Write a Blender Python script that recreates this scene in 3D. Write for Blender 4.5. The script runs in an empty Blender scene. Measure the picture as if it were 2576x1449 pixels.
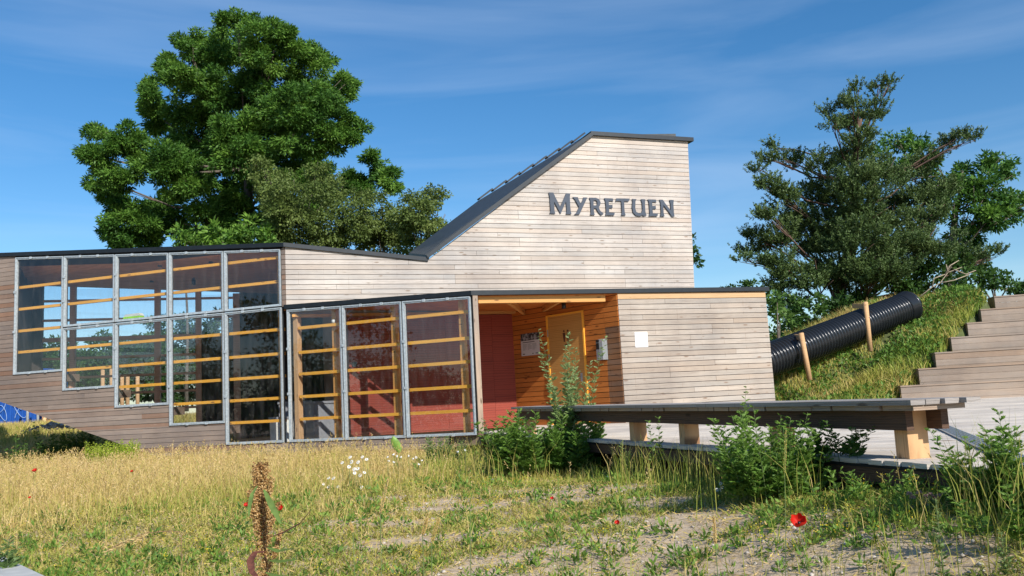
import bpy, math, random
import numpy as np
from mathutils import Matrix, Vector
from mathutils.geometry import tessellate_polygon
random.seed(7); rng = np.random.default_rng(11)
S = bpy.context.scene
COL = S.collection
R_ = math.radians

# ------------------------------------------------------------------ camera
EYE = 0.534                                  # metres above the deck; the field lies lower
PITCH, ROLL, FPX = R_(7.39), R_(-2.99), 2264.1   # FPX: focal length for a 2576 px wide picture
fw = Vector((0, math.cos(PITCH), math.sin(PITCH)))
_u = Vector((1, 0, 0)).cross(fw)
rt = Vector((1, 0, 0)) * math.cos(ROLL) + _u * math.sin(ROLL)
up = _u * math.cos(ROLL) - Vector((1, 0, 0)) * math.sin(ROLL)
cd = bpy.data.cameras.new('camera'); cam = bpy.data.objects.new('camera', cd); COL.objects.link(cam)
cd.sensor_width = 36; cd.lens = 36 * FPX / 2576; cd.clip_start = 0.05; cd.clip_end = 3000
cam.matrix_world = Matrix(((rt.x, up.x, -fw.x, 0), (rt.y, up.y, -fw.y, 0), (rt.z, up.z, -fw.z, EYE), (0, 0, 0, 1)))
S.camera = cam
# ------------------------------------------------------------------ sky and sun
SUN_EL, SUN_AZ = R_(33), R_(146)             # azimuth clockwise from +Y
w = bpy.data.worlds.new('World'); S.world = w; w.use_nodes = True
nt = w.node_tree; N = nt.nodes; LK = nt.links; N.clear()
out = N.new('ShaderNodeOutputWorld'); bg = N.new('ShaderNodeBackground'); LK.new(bg.outputs[0], out.inputs[0])
sky = N.new('ShaderNodeTexSky'); sky.sky_type = 'NISHITA'; sky.sun_disc = False
sky.sun_elevation = SUN_EL; sky.sun_rotation = SUN_AZ; sky.air_density = 1.0; sky.dust_density = 0.25; sky.ozone_density = 3.0
bg.inputs[1].default_value = 0.104
tc = N.new('ShaderNodeTexCoord'); mp = N.new('ShaderNodeMapping'); LK.new(tc.outputs['Generated'], mp.inputs[0])
mp.inputs['Rotation'].default_value = (R_(6), R_(-10), R_(8)); mp.inputs['Scale'].default_value = (1.3, 1.0, 11)
nz = N.new('ShaderNodeTexNoise'); nz.inputs['Scale'].default_value = 1.5; nz.inputs['Detail'].default_value = 5; nz.inputs['Roughness'].default_value = .52
nz.inputs['Distortion'].default_value = .6
LK.new(mp.outputs[0], nz.inputs[0])
cr = N.new('ShaderNodeValToRGB'); LK.new(nz.outputs[0], cr.inputs[0])
cr.color_ramp.elements[0].position = .40; cr.color_ramp.elements[1].position = .82
cr.color_ramp.elements[0].color = (0, 0, 0, 1); cr.color_ramp.elements[1].color = (.21, .21, .21, 1)
mx = N.new('ShaderNodeMixRGB'); LK.new(cr.outputs[0], mx.inputs[0])
hs = N.new('ShaderNodeHueSaturation'); hs.inputs['Saturation'].default_value = 1.30; LK.new(sky.outputs[0], hs.inputs['Color'])
LK.new(hs.outputs[0], mx.inputs[1]); mx.inputs[2].default_value = (6.0, 7.0, 8.4, 1)
LK.new(mx.outputs[0], bg.inputs[0])
sd = bpy.data.lights.new('sun', 'SUN'); sun = bpy.data.objects.new('sun', sd); COL.objects.link(sun)
sd.energy = 4.3; sd.angle = R_(.55); sd.color = (1, .955, .89)
to_sun = Vector((math.sin(SUN_AZ) * math.cos(SUN_EL), math.cos(SUN_AZ) * math.cos(SUN_EL), math.sin(SUN_EL)))
sun.rotation_euler = to_sun.to_track_quat('Z', 'Y').to_euler()
S.view_settings.view_transform = 'Standard'; S.view_settings.look = 'None'
S.view_settings.exposure = 0.44; S.view_settings.gamma = 1
S.cycles.max_bounces = 8; S.cycles.transparent_max_bounces = 16; S.cycles.sample_clamp_indirect = 6
S.cycles.caustics_reflective = False; S.cycles.caustics_refractive = False

# ------------------------------------------------------------------ survey helpers: sight lines from the camera station to real planes
def ray(X, Y):
    return (rt * ((X - 1288) / FPX) - up * ((Y - 724.5) / FPX) + fw)
O = Vector((0, 0, EYE))
def at_z(X, Y, z):
    d = ray(X, Y); return O + d * ((z - EYE) / d.z)
def at_y(X, Y, y):
    d = ray(X, Y); return O + d * (y / d.y)
class Frame:                                  # a vertical plane: x along the wall, y into the building, z up
    def __init__(s, p, az):
        s.u = Vector((math.sin(R_(az)), math.cos(R_(az)), 0)); s.n = Vector((-s.u.y, s.u.x, 0)); s.p = Vector((p[0], p[1], 0))
        s.M = Matrix(((s.u.x, s.n.x, 0, s.p.x), (s.u.y, s.n.y, 0, s.p.y), (0, 0, 1, 0), (0, 0, 0, 1)))
    def sz(s, X, Y, off=0):                   # pixel -> (along, height) on this plane
        d = ray(X, Y); P = s.p + s.n * off
        t = (P - O).dot(s.n) / d.dot(s.n); q = O + d * t
        return ((q - s.p).dot(s.u), q.z)
    def w(s, a, z, off=0): return s.p + s.u * a + s.n * off + Vector((0, 0, z))

# ------------------------------------------------------------------ object helpers
WM = {}
def link(o, parent=None, M=None):
    COL.objects.link(o); M = M or Matrix.Identity(4)
    if parent is not None:
        o.parent = parent; o.matrix_parent_inverse = WM[parent.name].inverted()
    o.matrix_basis = M; WM[o.name] = M.copy(); return o
def tag(o, label=None, cat=None, group=None, kind=None):
    if label: o['label'] = label
    if cat: o['category'] = cat
    if group: o['group'] = group
    if kind: o['kind'] = kind
    return o
def thing(name, label, cat, loc=(0, 0, 0), rz=0, group=None):
    o = bpy.data.objects.new(name, None); o.empty_display_size = .2
    link(o, None, Matrix.Translation(loc) @ Matrix.Rotation(rz, 4, 'Z')); return tag(o, label, cat, group)
class MB:
    def __init__(s): s.v = []; s.f = []; s.sm = []
    def add(s, vs, fs, smooth=False):
        b = len(s.v); s.v += [tuple(v) for v in vs]; s.f += [tuple(b + i for i in f) for f in fs]; s.sm += [smooth] * len(fs); return s
    def box(s, x0, x1, y0, y1, z0, z1):
        return s.add([(x0, y0, z0), (x1, y0, z0), (x1, y1, z0), (x0, y1, z0), (x0, y0, z1), (x1, y0, z1), (x1, y1, z1), (x0, y1, z1)],
                     [(0, 3, 2, 1), (4, 5, 6, 7), (0, 1, 5, 4), (1, 2, 6, 5), (2, 3, 7, 6), (3, 0, 4, 7)])
    def prism(s, poly, y0, y1):               # polygon in (x,z), extruded in y
        n = len(poly); vs = [(a, y0, z) for a, z in poly] + [(a, y1, z) for a, z in poly]
        fs = [tuple(range(n)), tuple(range(2 * n - 1, n - 1, -1))] + [((i + 1) % n, i, n + i, n + (i + 1) % n) for i in range(n)]
        return s.add(vs, fs)
    def slab(s, pts, t):                      # polygon in space, thickened downwards
        n = len(pts); vs = [tuple(p) for p in pts] + [(p[0], p[1], p[2] - t) for p in pts]
        return s.add(vs, [tuple(range(n)), tuple(range(2 * n - 1, n - 1, -1))] + [((i + 1) % n, i, n + i, n + (i + 1) % n) for i in range(n)])
    def beam(s, a, b, wd, h, side=None):      # bar between two points; wd across, h in the up direction
        a, b = Vector(a), Vector(b); d = (b - a).normalized()
        sd_ = side.normalized() if side is not None else (d.cross(Vector((0, 0, 1))).normalized() if abs(d.z) < .95 else Vector((1, 0, 0)))
        u2 = sd_.cross(d).normalized(); A = sd_ * wd / 2; B = u2 * h / 2
        vs = [a - A - B, a + A - B, a + A + B, a - A + B, b - A - B, b + A - B, b + A + B, b - A + B]
        return s.add(vs, [(0, 3, 2, 1), (4, 5, 6, 7), (0, 1, 5, 4), (1, 2, 6, 5), (2, 3, 7, 6), (3, 0, 4, 7)])
    def tube(s, pts, rad, k=7, cap=True):
        pts = [Vector(p) for p in pts]; n = len(pts); rad = rad if hasattr(rad, '__len__') else [rad] * n
        vs = []; ref = None
        for i, p in enumerate(pts):
            d = (pts[min(i + 1, n - 1)] - pts[max(i - 1, 0)]).normalized()
            if ref is None: ref = d.orthogonal().normalized()
            ref = (ref - d * ref.dot(d)).normalized(); q = d.cross(ref)
            for j in range(k):
                a = 2 * math.pi * j / k; vs.append(p + (ref * math.cos(a) + q * math.sin(a)) * rad[i])
        fs = [(i * k + j, i * k + (j + 1) % k, (i + 1) * k + (j + 1) % k, (i + 1) * k + j) for i in range(n - 1) for j in range(k)]
        if cap: fs += [tuple(range(k - 1, -1, -1)), tuple((n - 1) * k + j for j in range(k))]
        return s.add(vs, fs, True)
    def mesh(s, name, m):
        me = bpy.data.meshes.new(name); me.from_pydata(s.v, [], s.f); me.materials.append(m)
        me.polygons.foreach_set('use_smooth', s.sm); me.update(); return me
    def build(s, name, m, parent=None, M=None):
        return link(bpy.data.objects.new(name, s.mesh(name, m)), parent, M)
def clip(poly, f):                            # keep the side where f(p) >= 0
    o = []
    for i in range(len(poly)):
        a, b = poly[i], poly[(i + 1) % len(poly)]; fa, fb = f(a), f(b)
        if fa >= 0: o.append(a)
        if (fa >= 0) != (fb >= 0):
            t = fa / (fa - fb); o.append((a[0] + (b[0] - a[0]) * t, a[1] + (b[1] - a[1]) * t))
    return o
def area(p): return abs(sum(p[i][0] * p[(i + 1) % len(p)][1] - p[(i + 1) % len(p)][0] * p[i][1] for i in range(len(p)))) / 2
def inset(poly, d):                           # convex polygon, counter-clockwise in (x,z)
    n = len(poly); ls = []
    for i in range(n):
        a, b = poly[i], poly[(i + 1) % n]; dx, dz = b[0] - a[0], b[1] - a[1]; L = math.hypot(dx, dz)
        nx, nz_ = -dz / L, dx / L; ls.append(((a[0] + nx * d, a[1] + nz_ * d), (dx, dz)))
    r = []
    for i in range(n):
        (p, u1), (q, v1) = ls[i - 1], ls[i]; den = u1[0] * v1[1] - u1[1] * v1[0]
        t = ((q[0] - p[0]) * v1[1] - (q[1] - p[1]) * v1[0]) / den; r.append((p[0] + u1[0] * t, p[1] + u1[1] * t))
    return r

# ------------------------------------------------------------------ materials
def newmat(name):
    m = bpy.data.materials.new(name); m.use_nodes = True; t = m.node_tree; t.nodes.clear()
    o = t.nodes.new('ShaderNodeOutputMaterial'); b = t.nodes.new('ShaderNodeBsdfPrincipled'); t.links.new(b.outputs[0], o.inputs[0])
    return m, t, b, o
def nd(t, kind, **kw):
    n = t.nodes.new(kind)
    for k, v in kw.items():
        if k.startswith('_'): setattr(n, k[1:], v)
        else: n.inputs[k.replace('__', ' ')].default_value = v
    return n
def ramp(t, src, stops):
    r = t.nodes.new('ShaderNodeValToRGB'); t.links.new(src, r.inputs[0]); e = r.color_ramp.elements
    while len(e) < len(stops): e.new(.5)
    for i, (p, c) in enumerate(stops): e[i].position = p; e[i].color = (*c, 1) if len(c) == 3 else c
    return r.outputs[0]
def plain(name, col, rough=.6, metal=0, var=.12, scale=8, bump=0):
    m, t, b, o = newmat(name); c = nd(t, 'ShaderNodeTexCoord'); n = nd(t, 'ShaderNodeTexNoise', Scale=scale, Detail=4.0)
    t.links.new(c.outputs['Object'], n.inputs[0])
    t.links.new(ramp(t, n.outputs[0], [(.3, tuple(x * (1 - var) for x in col)), (.7, tuple(min(1, x * (1 + var)) for x in col))]), b.inputs['Base Color'])
    b.inputs['Roughness'].default_value = rough; b.inputs['Metallic'].default_value = metal
    if bump:
        bp = nd(t, 'ShaderNodeBump', Strength=bump, Distance=.01); t.links.new(n.outputs[0], bp.inputs['Height']); t.links.new(bp.outputs[0], b.inputs['Normal'])
    return m
def wood(name, light, dark, knot=(.10, .06, .035), grain=.5, rough=.75, var=.35, silver=None, warm=None, gs=1.0, knots=True):
    """boards: grain runs along local x; every board draws its own tone and its own figure"""
    m, t, b, o = newmat(name); L = t.links.new
    c = nd(t, 'ShaderNodeTexCoord'); oi = nd(t, 'ShaderNodeObjectInfo')
    sc = nd(t, 'ShaderNodeVectorMath', _operation='MULTIPLY'); cb = nd(t, 'ShaderNodeCombineXYZ')
    L(oi.outputs['Random'], cb.inputs[0]); L(oi.outputs['Random'], cb.inputs[1]); L(oi.outputs['Random'], cb.inputs[2]); L(cb.outputs[0], sc.inputs[0]); sc.inputs[1].default_value = (97, 13, 41)
    ad = nd(t, 'ShaderNodeVectorMath', _operation='ADD'); L(c.outputs['Object'], ad.inputs[0]); L(sc.outputs[0], ad.inputs[1])
    def mapn(s):
        q = nd(t, 'ShaderNodeMapping'); q.inputs['Scale'].default_value = s; L(ad.outputs[0], q.inputs[0]); return q.outputs[0]
    n1 = nd(t, 'ShaderNodeTexNoise', Scale=1.0, Detail=6.0, Roughness=.62, Distortion=.9); L(mapn((1.6 * gs, 6 * gs, 30 * gs)), n1.inputs[0])
    wv = nd(t, 'ShaderNodeTexWave', _wave_type='BANDS', _bands_direction='Z', Scale=7.0, Distortion=9.0, Detail=3.0); wv.inputs['Detail Scale'].default_value = .7
    L(mapn((.22 * gs, 1, 2.2 * gs)), wv.inputs[0])
    g = nd(t, 'ShaderNodeMath', _operation='MULTIPLY_ADD'); L(wv.outputs['Fac'], g.inputs[0]); g.inputs[1].default_value = .42; L(n1.outputs[0], g.inputs[2])
    base = ramp(t, g.outputs[0], [(.35, dark), (.62, light), (.95, tuple(min(1, x * 1.12) for x in light))])
    # long soft stains
    n2 = nd(t, 'ShaderNodeTexNoise', Scale=1.0, Detail=3.0); L(mapn((.8, 2, 4)), n2.inputs[0])
    if silver:
        r2 = ramp(t, n2.outputs[0], [(.42, (0, 0, 0)), (.68, (1, 1, 1))])
        mi = nd(t, 'ShaderNodeMixRGB'); mi.inputs[2].default_value = (*silver, 1); q = nd(t, 'ShaderNodeMath', _operation='MULTIPLY'); L(r2, q.inputs[0]); q.inputs[1].default_value = .6
        L(q.outputs[0], mi.inputs[0]); L(base, mi.inputs[1]); base = mi.outputs[0]
    # tone of each board
    hv = nd(t, 'ShaderNodeHueSaturation'); mr = nd(t, 'ShaderNodeMapRange'); L(oi.outputs['Random'], mr.inputs[0]); mr.inputs[3].default_value = 1 - var / 2; mr.inputs[4].default_value = 1 + var / 2
    L(mr.outputs[0], hv.inputs['Value']); L(base, hv.inputs['Color']); base = hv.outputs[0]
    if warm:
        wn = nd(t, 'ShaderNodeTexWhiteNoise', _noise_dimensions='1D'); L(oi.outputs['Random'], wn.inputs['W'])
        mw = nd(t, 'ShaderNodeMixRGB', _blend_type='MIX'); mw.inputs[2].default_value = (*warm, 1)
        q = ramp(t, wn.outputs[0], [(.6, (0, 0, 0)), (1.0, (.55, .55, .55))]); L(q, mw.inputs[0]); L(base, mw.inputs[1]); base = mw.outputs[0]
    if knots:
        vo = nd(t, 'ShaderNodeTexVoronoi', Scale=1.0, Randomness=1.0); L(mapn((2.6, .01, 9)), vo.inputs[0])
        kr = ramp(t, vo.outputs['Distance'], [(.10, (1, 1, 1)), (.21, (0, 0, 0))])
        n3 = nd(t, 'ShaderNodeTexNoise', Scale=1.0, Detail=1.0); L(mapn((3, 1, 9)), n3.inputs[0])
        km = nd(t, 'ShaderNodeMath', _operation='MULTIPLY'); L(kr, km.inputs[0]); L(ramp(t, n3.outputs[0], [(.45, (0, 0, 0)), (.55, (1, 1, 1))]), km.inputs[1])
        mk = nd(t, 'ShaderNodeMixRGB'); mk.inputs[2].default_value = (*knot, 1); kk = nd(t, 'ShaderNodeMath', _operation='MULTIPLY'); L(km.outputs[0], kk.inputs[0]); kk.inputs[1].default_value = .85
        L(kk.outputs[0], mk.inputs[0]); L(base, mk.inputs[1]); base = mk.outputs[0]
    if silver:                                # nail rows at the battens, and rain-washed greyer areas that run over several boards
        sx = nd(t, 'ShaderNodeSeparateXYZ'); L(c.outputs['Object'], sx.inputs[0]); dv_ = nd(t, 'ShaderNodeMath', _operation='MULTIPLY'); dv_.inputs[1].default_value = 1 / .6; L(sx.outputs[0], dv_.inputs[0])
        fr_ = nd(t, 'ShaderNodeMath', _operation='FRACT'); L(dv_.outputs[0], fr_.inputs[0]); nr = ramp(t, fr_.outputs[0], [(.0, (0, 0, 0)), (.485, (0, 0, 0)), (.5, (1, 1, 1)), (.515, (0, 0, 0))])
        n5 = nd(t, 'ShaderNodeTexNoise', Scale=9.0, Detail=2.0); L(c.outputs['Object'], n5.inputs[0]); nm = nd(t, 'ShaderNodeMath', _operation='MULTIPLY'); L(nr, nm.inputs[0]); L(ramp(t, n5.outputs[0], [(.5, (0, 0, 0)), (.62, (.6, .6, .6))]), nm.inputs[1])
        mn = nd(t, 'ShaderNodeMixRGB'); L(nm.outputs[0], mn.inputs[0]); L(base, mn.inputs[1]); mn.inputs[2].default_value = (*knot, 1)
        q5 = nd(t, 'ShaderNodeMapping'); q5.inputs['Scale'].default_value = (.55, .5, .35); L(c.outputs['Object'], q5.inputs[0]); n6 = nd(t, 'ShaderNodeTexNoise', Scale=1.0, Detail=5.0, Roughness=.6); L(q5.outputs[0], n6.inputs[0])
        mw2 = nd(t, 'ShaderNodeMixRGB', _blend_type='MULTIPLY'); mw2.inputs[0].default_value = 1; L(mn.outputs[0], mw2.inputs[1]); L(ramp(t, n6.outputs[0], [(.36, (.74, .74, .76)), (.6, (1, 1, 1))]), mw2.inputs[2]); base = mw2.outputs[0]
    L(base, b.inputs['Base Color']); b.inputs['Roughness'].default_value = rough; b.inputs['Specular IOR Level'].default_value = .25
    bp = nd(t, 'ShaderNodeBump', Strength=grain, Distance=.004); L(g.outputs[0], bp.inputs['Height']); L(bp.outputs[0], b.inputs['Normal'])
    return m
M_ = {}
M_['pale'] = wood('weathered_larch_pale', (.55, .485, .42), (.33, .27, .215), knot=(.30, .22, .16), silver=(.51, .485, .45), warm=(.55, .43, .33), var=.2)
M_['box'] = wood('weathered_larch', (.42, .355, .29), (.245, .19, .15), knot=(.24, .16, .11), silver=(.36, .335, .30), warm=(.42, .30, .205), var=.24)
M_['fresh'] = wood('sheltered_larch', (.56, .36, .19), (.40, .23, .11), knot=(.2, .09, .03), var=.2)
M_['brown'] = wood('dark_weathered_larch', (.30, .235, .190), (.185, .140, .110), knot=(.36, .25, .18), silver=(.24, .20, .175), warm=(.30, .125, .05), var=.3)
M_['amber'] = wood('oiled_pine_cladding', (.50, .165, .035), (.33, .095, .02), knot=(.14, .04, .01), var=.28, rough=.6)
M_['door'] = wood('oiled_plywood_door', (.50, .255, .075), (.43, .205, .055), knots=False, var=.02, rough=.45, gs=.5)
M_['glulam'] = wood('glued_timber', (.58, .29, .085), (.46, .21, .06), knot=(.15, .06, .02), var=.12, rough=.55)
M_['rail'] = wood('varnished_pine', (.92, .44, .06), (.78, .33, .04), knot=(.2, .08, .02), var=.12, rough=.4)
M_['ceil'] = wood('plywood_ceiling', (.74, .40, .25), (.62, .32, .19), knots=False, var=.1, rough=.6, gs=.4)
M_['deckb'] = wood('deck_boards', (.70, .61, .50), (.50, .42, .335), knot=(.3, .23, .18), silver=(.64, .58, .50), var=.16, rough=.8)
M_['step'] = wood('step_boards', (.36, .28, .215), (.24, .18, .135), knot=(.40, .30, .22), silver=(.33, .28, .235), warm=(.34, .205, .115), var=.25)
M_['beam'] = wood('dark_timber', (.105, .060, .038), (.06, .034, .022), knot=(.04, .02, .012), var=.2)
M_['bench'] = wood('grey_bench_boards', (.36, .32, .28), (.24, .20, .165), knot=(.12, .09, .07), silver=(.42, .39, .36), var=.2)
M_['leg'] = wood('larch_post', (.56, .34, .17), (.42, .235, .11), knot=(.2, .1, .05), var=.15)
M_['red'] = wood('red_stained_plywood', (.27, .050, .030), (.18, .032, .021), knots=False, var=.08, rough=.6, gs=.35)
M_['porch'] = wood('greyed_larch_post', (.42, .31, .22), (.28, .20, .14), silver=(.38, .34, .30), var=.1)
M_['dark_amber'] = wood('darkened_cladding', (.27, .125, .055), (.16, .07, .035), knot=(.1, .04, .02), silver=(.22, .16, .12), var=.28)
M_['floor'] = plain('brown_floor', (.20, .14, .10), .6)
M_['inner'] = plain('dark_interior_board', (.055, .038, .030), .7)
M_['void'] = plain('wind_paper_and_bore_shade', (.012, .011, .010), .9)
M_['zinc'] = plain('galvanised_steel', (.50, .55, .57), .45, .35, .18, 20, .05)
M_['gasket'] = plain('black_gasket', (.02, .022, .024), .5)
M_['roof'] = plain('slate_grey_roofing', (.035, .042, .046), .55, 0, .25, 5)
M_['trim'] = plain('black_metal_flashing', (.016, .020, .024), .38, .3, .15, 10)
M_['letter'] = plain('blue_grey_lettering', (.036, .050, .074), .6)
M_['white'] = plain('white_card', (.86, .86, .86), .6, 0, .02)
M_['grey'] = plain('grey_paint', (.28, .28, .29), .5, 0, .06)
M_['black'] = plain('black_metal', (.012, .012, .013), .4)
M_['steel'] = plain('brushed_steel', (.50, .54, .56), .35, .6, .1, 30)
M_['concrete'] = plain('concrete', (.46, .46, .43), .85, 0, .15, 6, .2)
def glass_mat():
    m, t, b, o = newmat('window_glass'); t.nodes.remove(b)
    tr = nd(t, 'ShaderNodeBsdfTransparent'); tr.inputs[0].default_value = (.93, .94, .95, 1)
    gl = nd(t, 'ShaderNodeBsdfGlossy'); gl.inputs['Roughness'].default_value = .015; gl.inputs['Color'].default_value = (.95, .97, 1, 1)
    fr = nd(t, 'ShaderNodeLayerWeight', Blend=.5); pw = nd(t, 'ShaderNodeMath', _operation='POWER'); pw.inputs[1].default_value = 5; t.links.new(fr.outputs['Facing'], pw.inputs[0])
    ad = nd(t, 'ShaderNodeMath', _operation='MULTIPLY_ADD'); ad.inputs[1].default_value = .9; ad.inputs[2].default_value = .04
    t.links.new(pw.outputs[0], ad.inputs[0])
    # faint dust film with its own streaks
    c = nd(t, 'ShaderNodeTexCoord'); q = nd(t, 'ShaderNodeMapping'); q.inputs['Scale'].default_value = (3, 1, .7); t.links.new(c.outputs['Object'], q.inputs[0])
    n = nd(t, 'ShaderNodeTexNoise', Scale=2.5, Detail=5.0); t.links.new(q.outputs[0], n.inputs[0])
    df = nd(t, 'ShaderNodeBsdfDiffuse'); df.inputs[0].default_value = (.5, .47, .45, 1)
    m1 = nd(t, 'ShaderNodeMixShader'); m2 = nd(t, 'ShaderNodeMixShader')
    t.links.new(ramp(t, n.outputs[0], [(.45, (.0, .0, .0)), (.8, (.03, .03, .03))]), m1.inputs[0]); t.links.new(tr.outputs[0], m1.inputs[1]); t.links.new(df.outputs[0], m1.inputs[2])
    t.links.new(ad.outputs[0], m2.inputs[0]); t.links.new(m1.outputs[0], m2.inputs[1]); t.links.new(gl.outputs[0], m2.inputs[2]); t.links.new(m2.outputs[0], o.inputs[0])
    return m
M_['glass'] = glass_mat()
# ================================================================== THE BUILDING
PB = .122                                     # board pitch
C0 = Vector((-5.4, 21.3, 0))
R = Frame(C0, 70.5); F = Frame(C0, 108.5); G = Frame(C0, 113.0)
B = Frame((2.4, 20.5), 71.0)
# front post: where the glazed wedge meets the entrance line
_t = ((B.p - C0).dot(B.n)) / G.u.dot(B.n); P1 = C0 + G.u * _t
A_dir = Vector((math.sin(R_(138)), math.cos(R_(138)), 0))
_t2 = (B.p - C0).dot(R.n) / (-A_dir.dot(R.n)) if A_dir.dot(R.n) else 0
INN = B.p + A_dir * _t2
A = Frame(INN, 138.0); A_LEN = (B.p - INN).length
K = Frame((-14.0, 27.0), 75.0)                # glazed rear wall of the room
bld = thing('wooden_building', 'low timber clad visitor building with tall wedge tower, glazed wing and recessed entrance', 'building', tuple(P1))
void = M_['void']
def board_rows(fr, polys, parent, mat, z0=0.0, gap=.012, th=.022, lo_len=3.0, hi_len=5.4, top_mat=None, top_z=99, name='plank', yo=0.0, taper=True):
    zmin = min(p[1] for q in polys for p in q); zmax = max(p[1] for q in polys for p in q)
    k = int(math.floor((zmin - z0) / PB)) - 1
    while z0 + k * PB < zmax:
        lo, hi = z0 + k * PB + gap / 2, z0 + (k + 1) * PB - gap / 2; k += 1
        segs = []
        for q in polys:
            c = clip(clip(q, lambda p: p[1] - lo), lambda p: hi - p[1])
            if len(c) >= 3 and area(c) > .002: segs.append(c)
        for c in segs:
            a, b = min(p[0] for p in c), max(p[0] for p in c)
            cuts = []; x = a + random.uniform(.8, hi_len)
            while x < b - .7: cuts.append(round(x / .6) * .6 + .001); x += random.uniform(lo_len, hi_len)
            cuts = [a - 1] + sorted(set(cuts)) + [b + 1]
            for i in range(len(cuts) - 1):
                g = gap / 4
                d = clip(clip(c, lambda p: p[0] - cuts[i] - g), lambda p: cuts[i + 1] - g - p[0])
                if len(d) < 3 or area(d) < .002: continue
                dy = random.uniform(-.0025, .0025); m = mat
                if top_mat and hi > top_z: m = top_mat
                MB().prism(d, yo - th + dy, yo + dy).build(name, m, parent, fr.M)

# --- tall front wall
nz_ = R.sz(1075, 649); ap = R.sz(1487, 341); tr_ = R.sz(1729, 354); rb = R.sz(1746, 724)
l0 = (0.0, R.sz(706, 619)[1])
sR = rb[0] + (rb[0] - tr_[0]) * (rb[1] - 2.95) / (tr_[1] - rb[1])
zn = round(nz_[1] / PB) * PB
wallR = MB()
R_polys = [[(0, 2.95), (sR, 2.95), (rb[0], rb[1]), (rb[0] + (tr_[0] - rb[0]) * (zn - rb[1]) / (tr_[1] - rb[1]), zn), (0, zn)],
           [(0, zn), (nz_[0], zn), l0],
           [(nz_[0], zn), (rb[0] + (tr_[0] - rb[0]) * (zn - rb[1]) / (tr_[1] - rb[1]), zn), tr_, ap]]
for q in R_polys: wallR.prism(q, .004, .09)
front = wallR.build('tall_front_wall', void, bld, R.M); tag(front, 'tall pale weathered board wall carrying the lettering')
board_rows(R, R_polys, front, M_['pale'], z0=zn, lo_len=3.0, hi_len=5.4, top_mat=None)
# solid of the tower behind it
sT = 1.45
def clip_left(q): return clip(q, lambda p: p[0] - sT)
tb = MB()
outline = [(sT, -.1), (sR, -.1), (sR - .03, 2.95), (tr_[0] - .03, tr_[1] - .05), (ap[0] + .03, ap[1] - .05), (nz_[0] + .1, zn - .1), (sT, zn)]
tb.prism(outline, .092, 4.6); tb.build('tower_body', M_['brown'], bld, R.M)
# --- red plywood under it
sI = (INN - C0).dot(R.u)
zr = R.sz(1290, 790)[1]
redw = MB().box(sT, sI, -.012, .09, -.02, zr).build('red_wall', M_['red'], bld, R.M)
x = sT
while x < sI - .05:
    x1 = min(x + 1.22, sI); MB().box(x + .002, x1 - .002, -.022, -.0125, 0.02, zr - .01).build('panel', M_['red'], redw, R.M); x = x1
MB().box(.12, sI + .25, -.16, .06, zr + .003, 2.93).build('lintel_beam', M_['glulam'], bld, R.M)
# small switch box and rod on the red wall
sx, sz_ = R.sz(891, 917); MB().box(sx - .05, sx + .05, -.07, -.023, sz_ - .05, sz_ + .05).build('switch_box', M_['black'], redw, R.M)
sx, sz_ = R.sz(962, 1035)

# --- low roof over wedge, entrance and right-hand block
zc, zp, zb_, ze = G.sz(712, 768)[1], G.sz(1172, 733)[1], B.sz(1554, 727)[1], B.sz(1935, 722)[1]
BR_s = B.sz(1926, 760)[0]; BR_sb = B.sz(1949, 1000)[0]
ov = .07
e0 = C0 - G.n * ov - G.u * .02; e1 = P1 - B.n * ov - G.u * .05; e2 = B.w(0, 0, -ov); e3 = B.w(BR_s + .09, 0, -ov); e4 = B.w(BR_s + .09, 0, 5.2); e5 = R.w(sR + .5, 0, 3.0); e6 = R.w(0, 0, .05)
def setz(p, z): return Vector((p.x, p.y, z))
zav = (zp + zb_ + ze) / 3
lr = MB(); top = [setz(e0, zc), setz(e1, zp), setz(e3, ze), setz(e4, ze), setz(e6, zc)]
lr.slab([top[0], top[1], top[4]], .10); lr.slab([top[1], top[2], top[3]], .10); lr.slab([top[1], top[3], top[4]], .10)
low = lr.build('low_roof', M_['trim'], bld)
def insetp(p, d): return p + B.n * d
cb_ = MB(); cc = [setz(insetp(top[0], .16), zc - .102), setz(insetp(top[1], .12), zp - .102), setz(insetp(top[2] - B.u * .3, .12), ze - .102), setz(top[3] - B.u * .3, ze - .102), setz(R.w(sI, 0, .05), zav - .102), setz(R.w(.1, 0, .02), zc - .102)]
cb_.slab([cc[0], cc[1], cc[4], cc[5]], .02); cb_.slab([cc[1], cc[2], cc[3], cc[4]], .02)
soff = cb_.build('porch_ceiling', M_['amber'], bld)
# porch edge beam, slightly behind the roof edge
bl = B.sz(1527, 745)[0]; sP = (P1 - B.p).dot(B.u)
bz = B.sz(1300, 760)[1]
MB().box(sP + .16, bl, .10, .22, bz, zav - .125).build('porch_beam', M_['glulam'], bld, B.M)
for f_ in (.25, .62):                          # rafters seen under the porch
    a_ = B.w(sP + (0 - sP) * f_, zav - .19, .22); b_ = A.w(A_LEN * f_ * .55, zav - .19, -.05)
    MB().beam(a_, b_, .07, .13).build('rafter', M_['glulam'], bld)
# front post
UPR = Matrix.Rotation(-math.pi / 2, 4, 'Y')      # local x runs up the post, so the grain does too
MB().box(-.02, zav - .11, -.02, .12, -(sP + .11), -sP).build('porch_post', M_['porch'], bld, B.M @ UPR)

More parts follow.
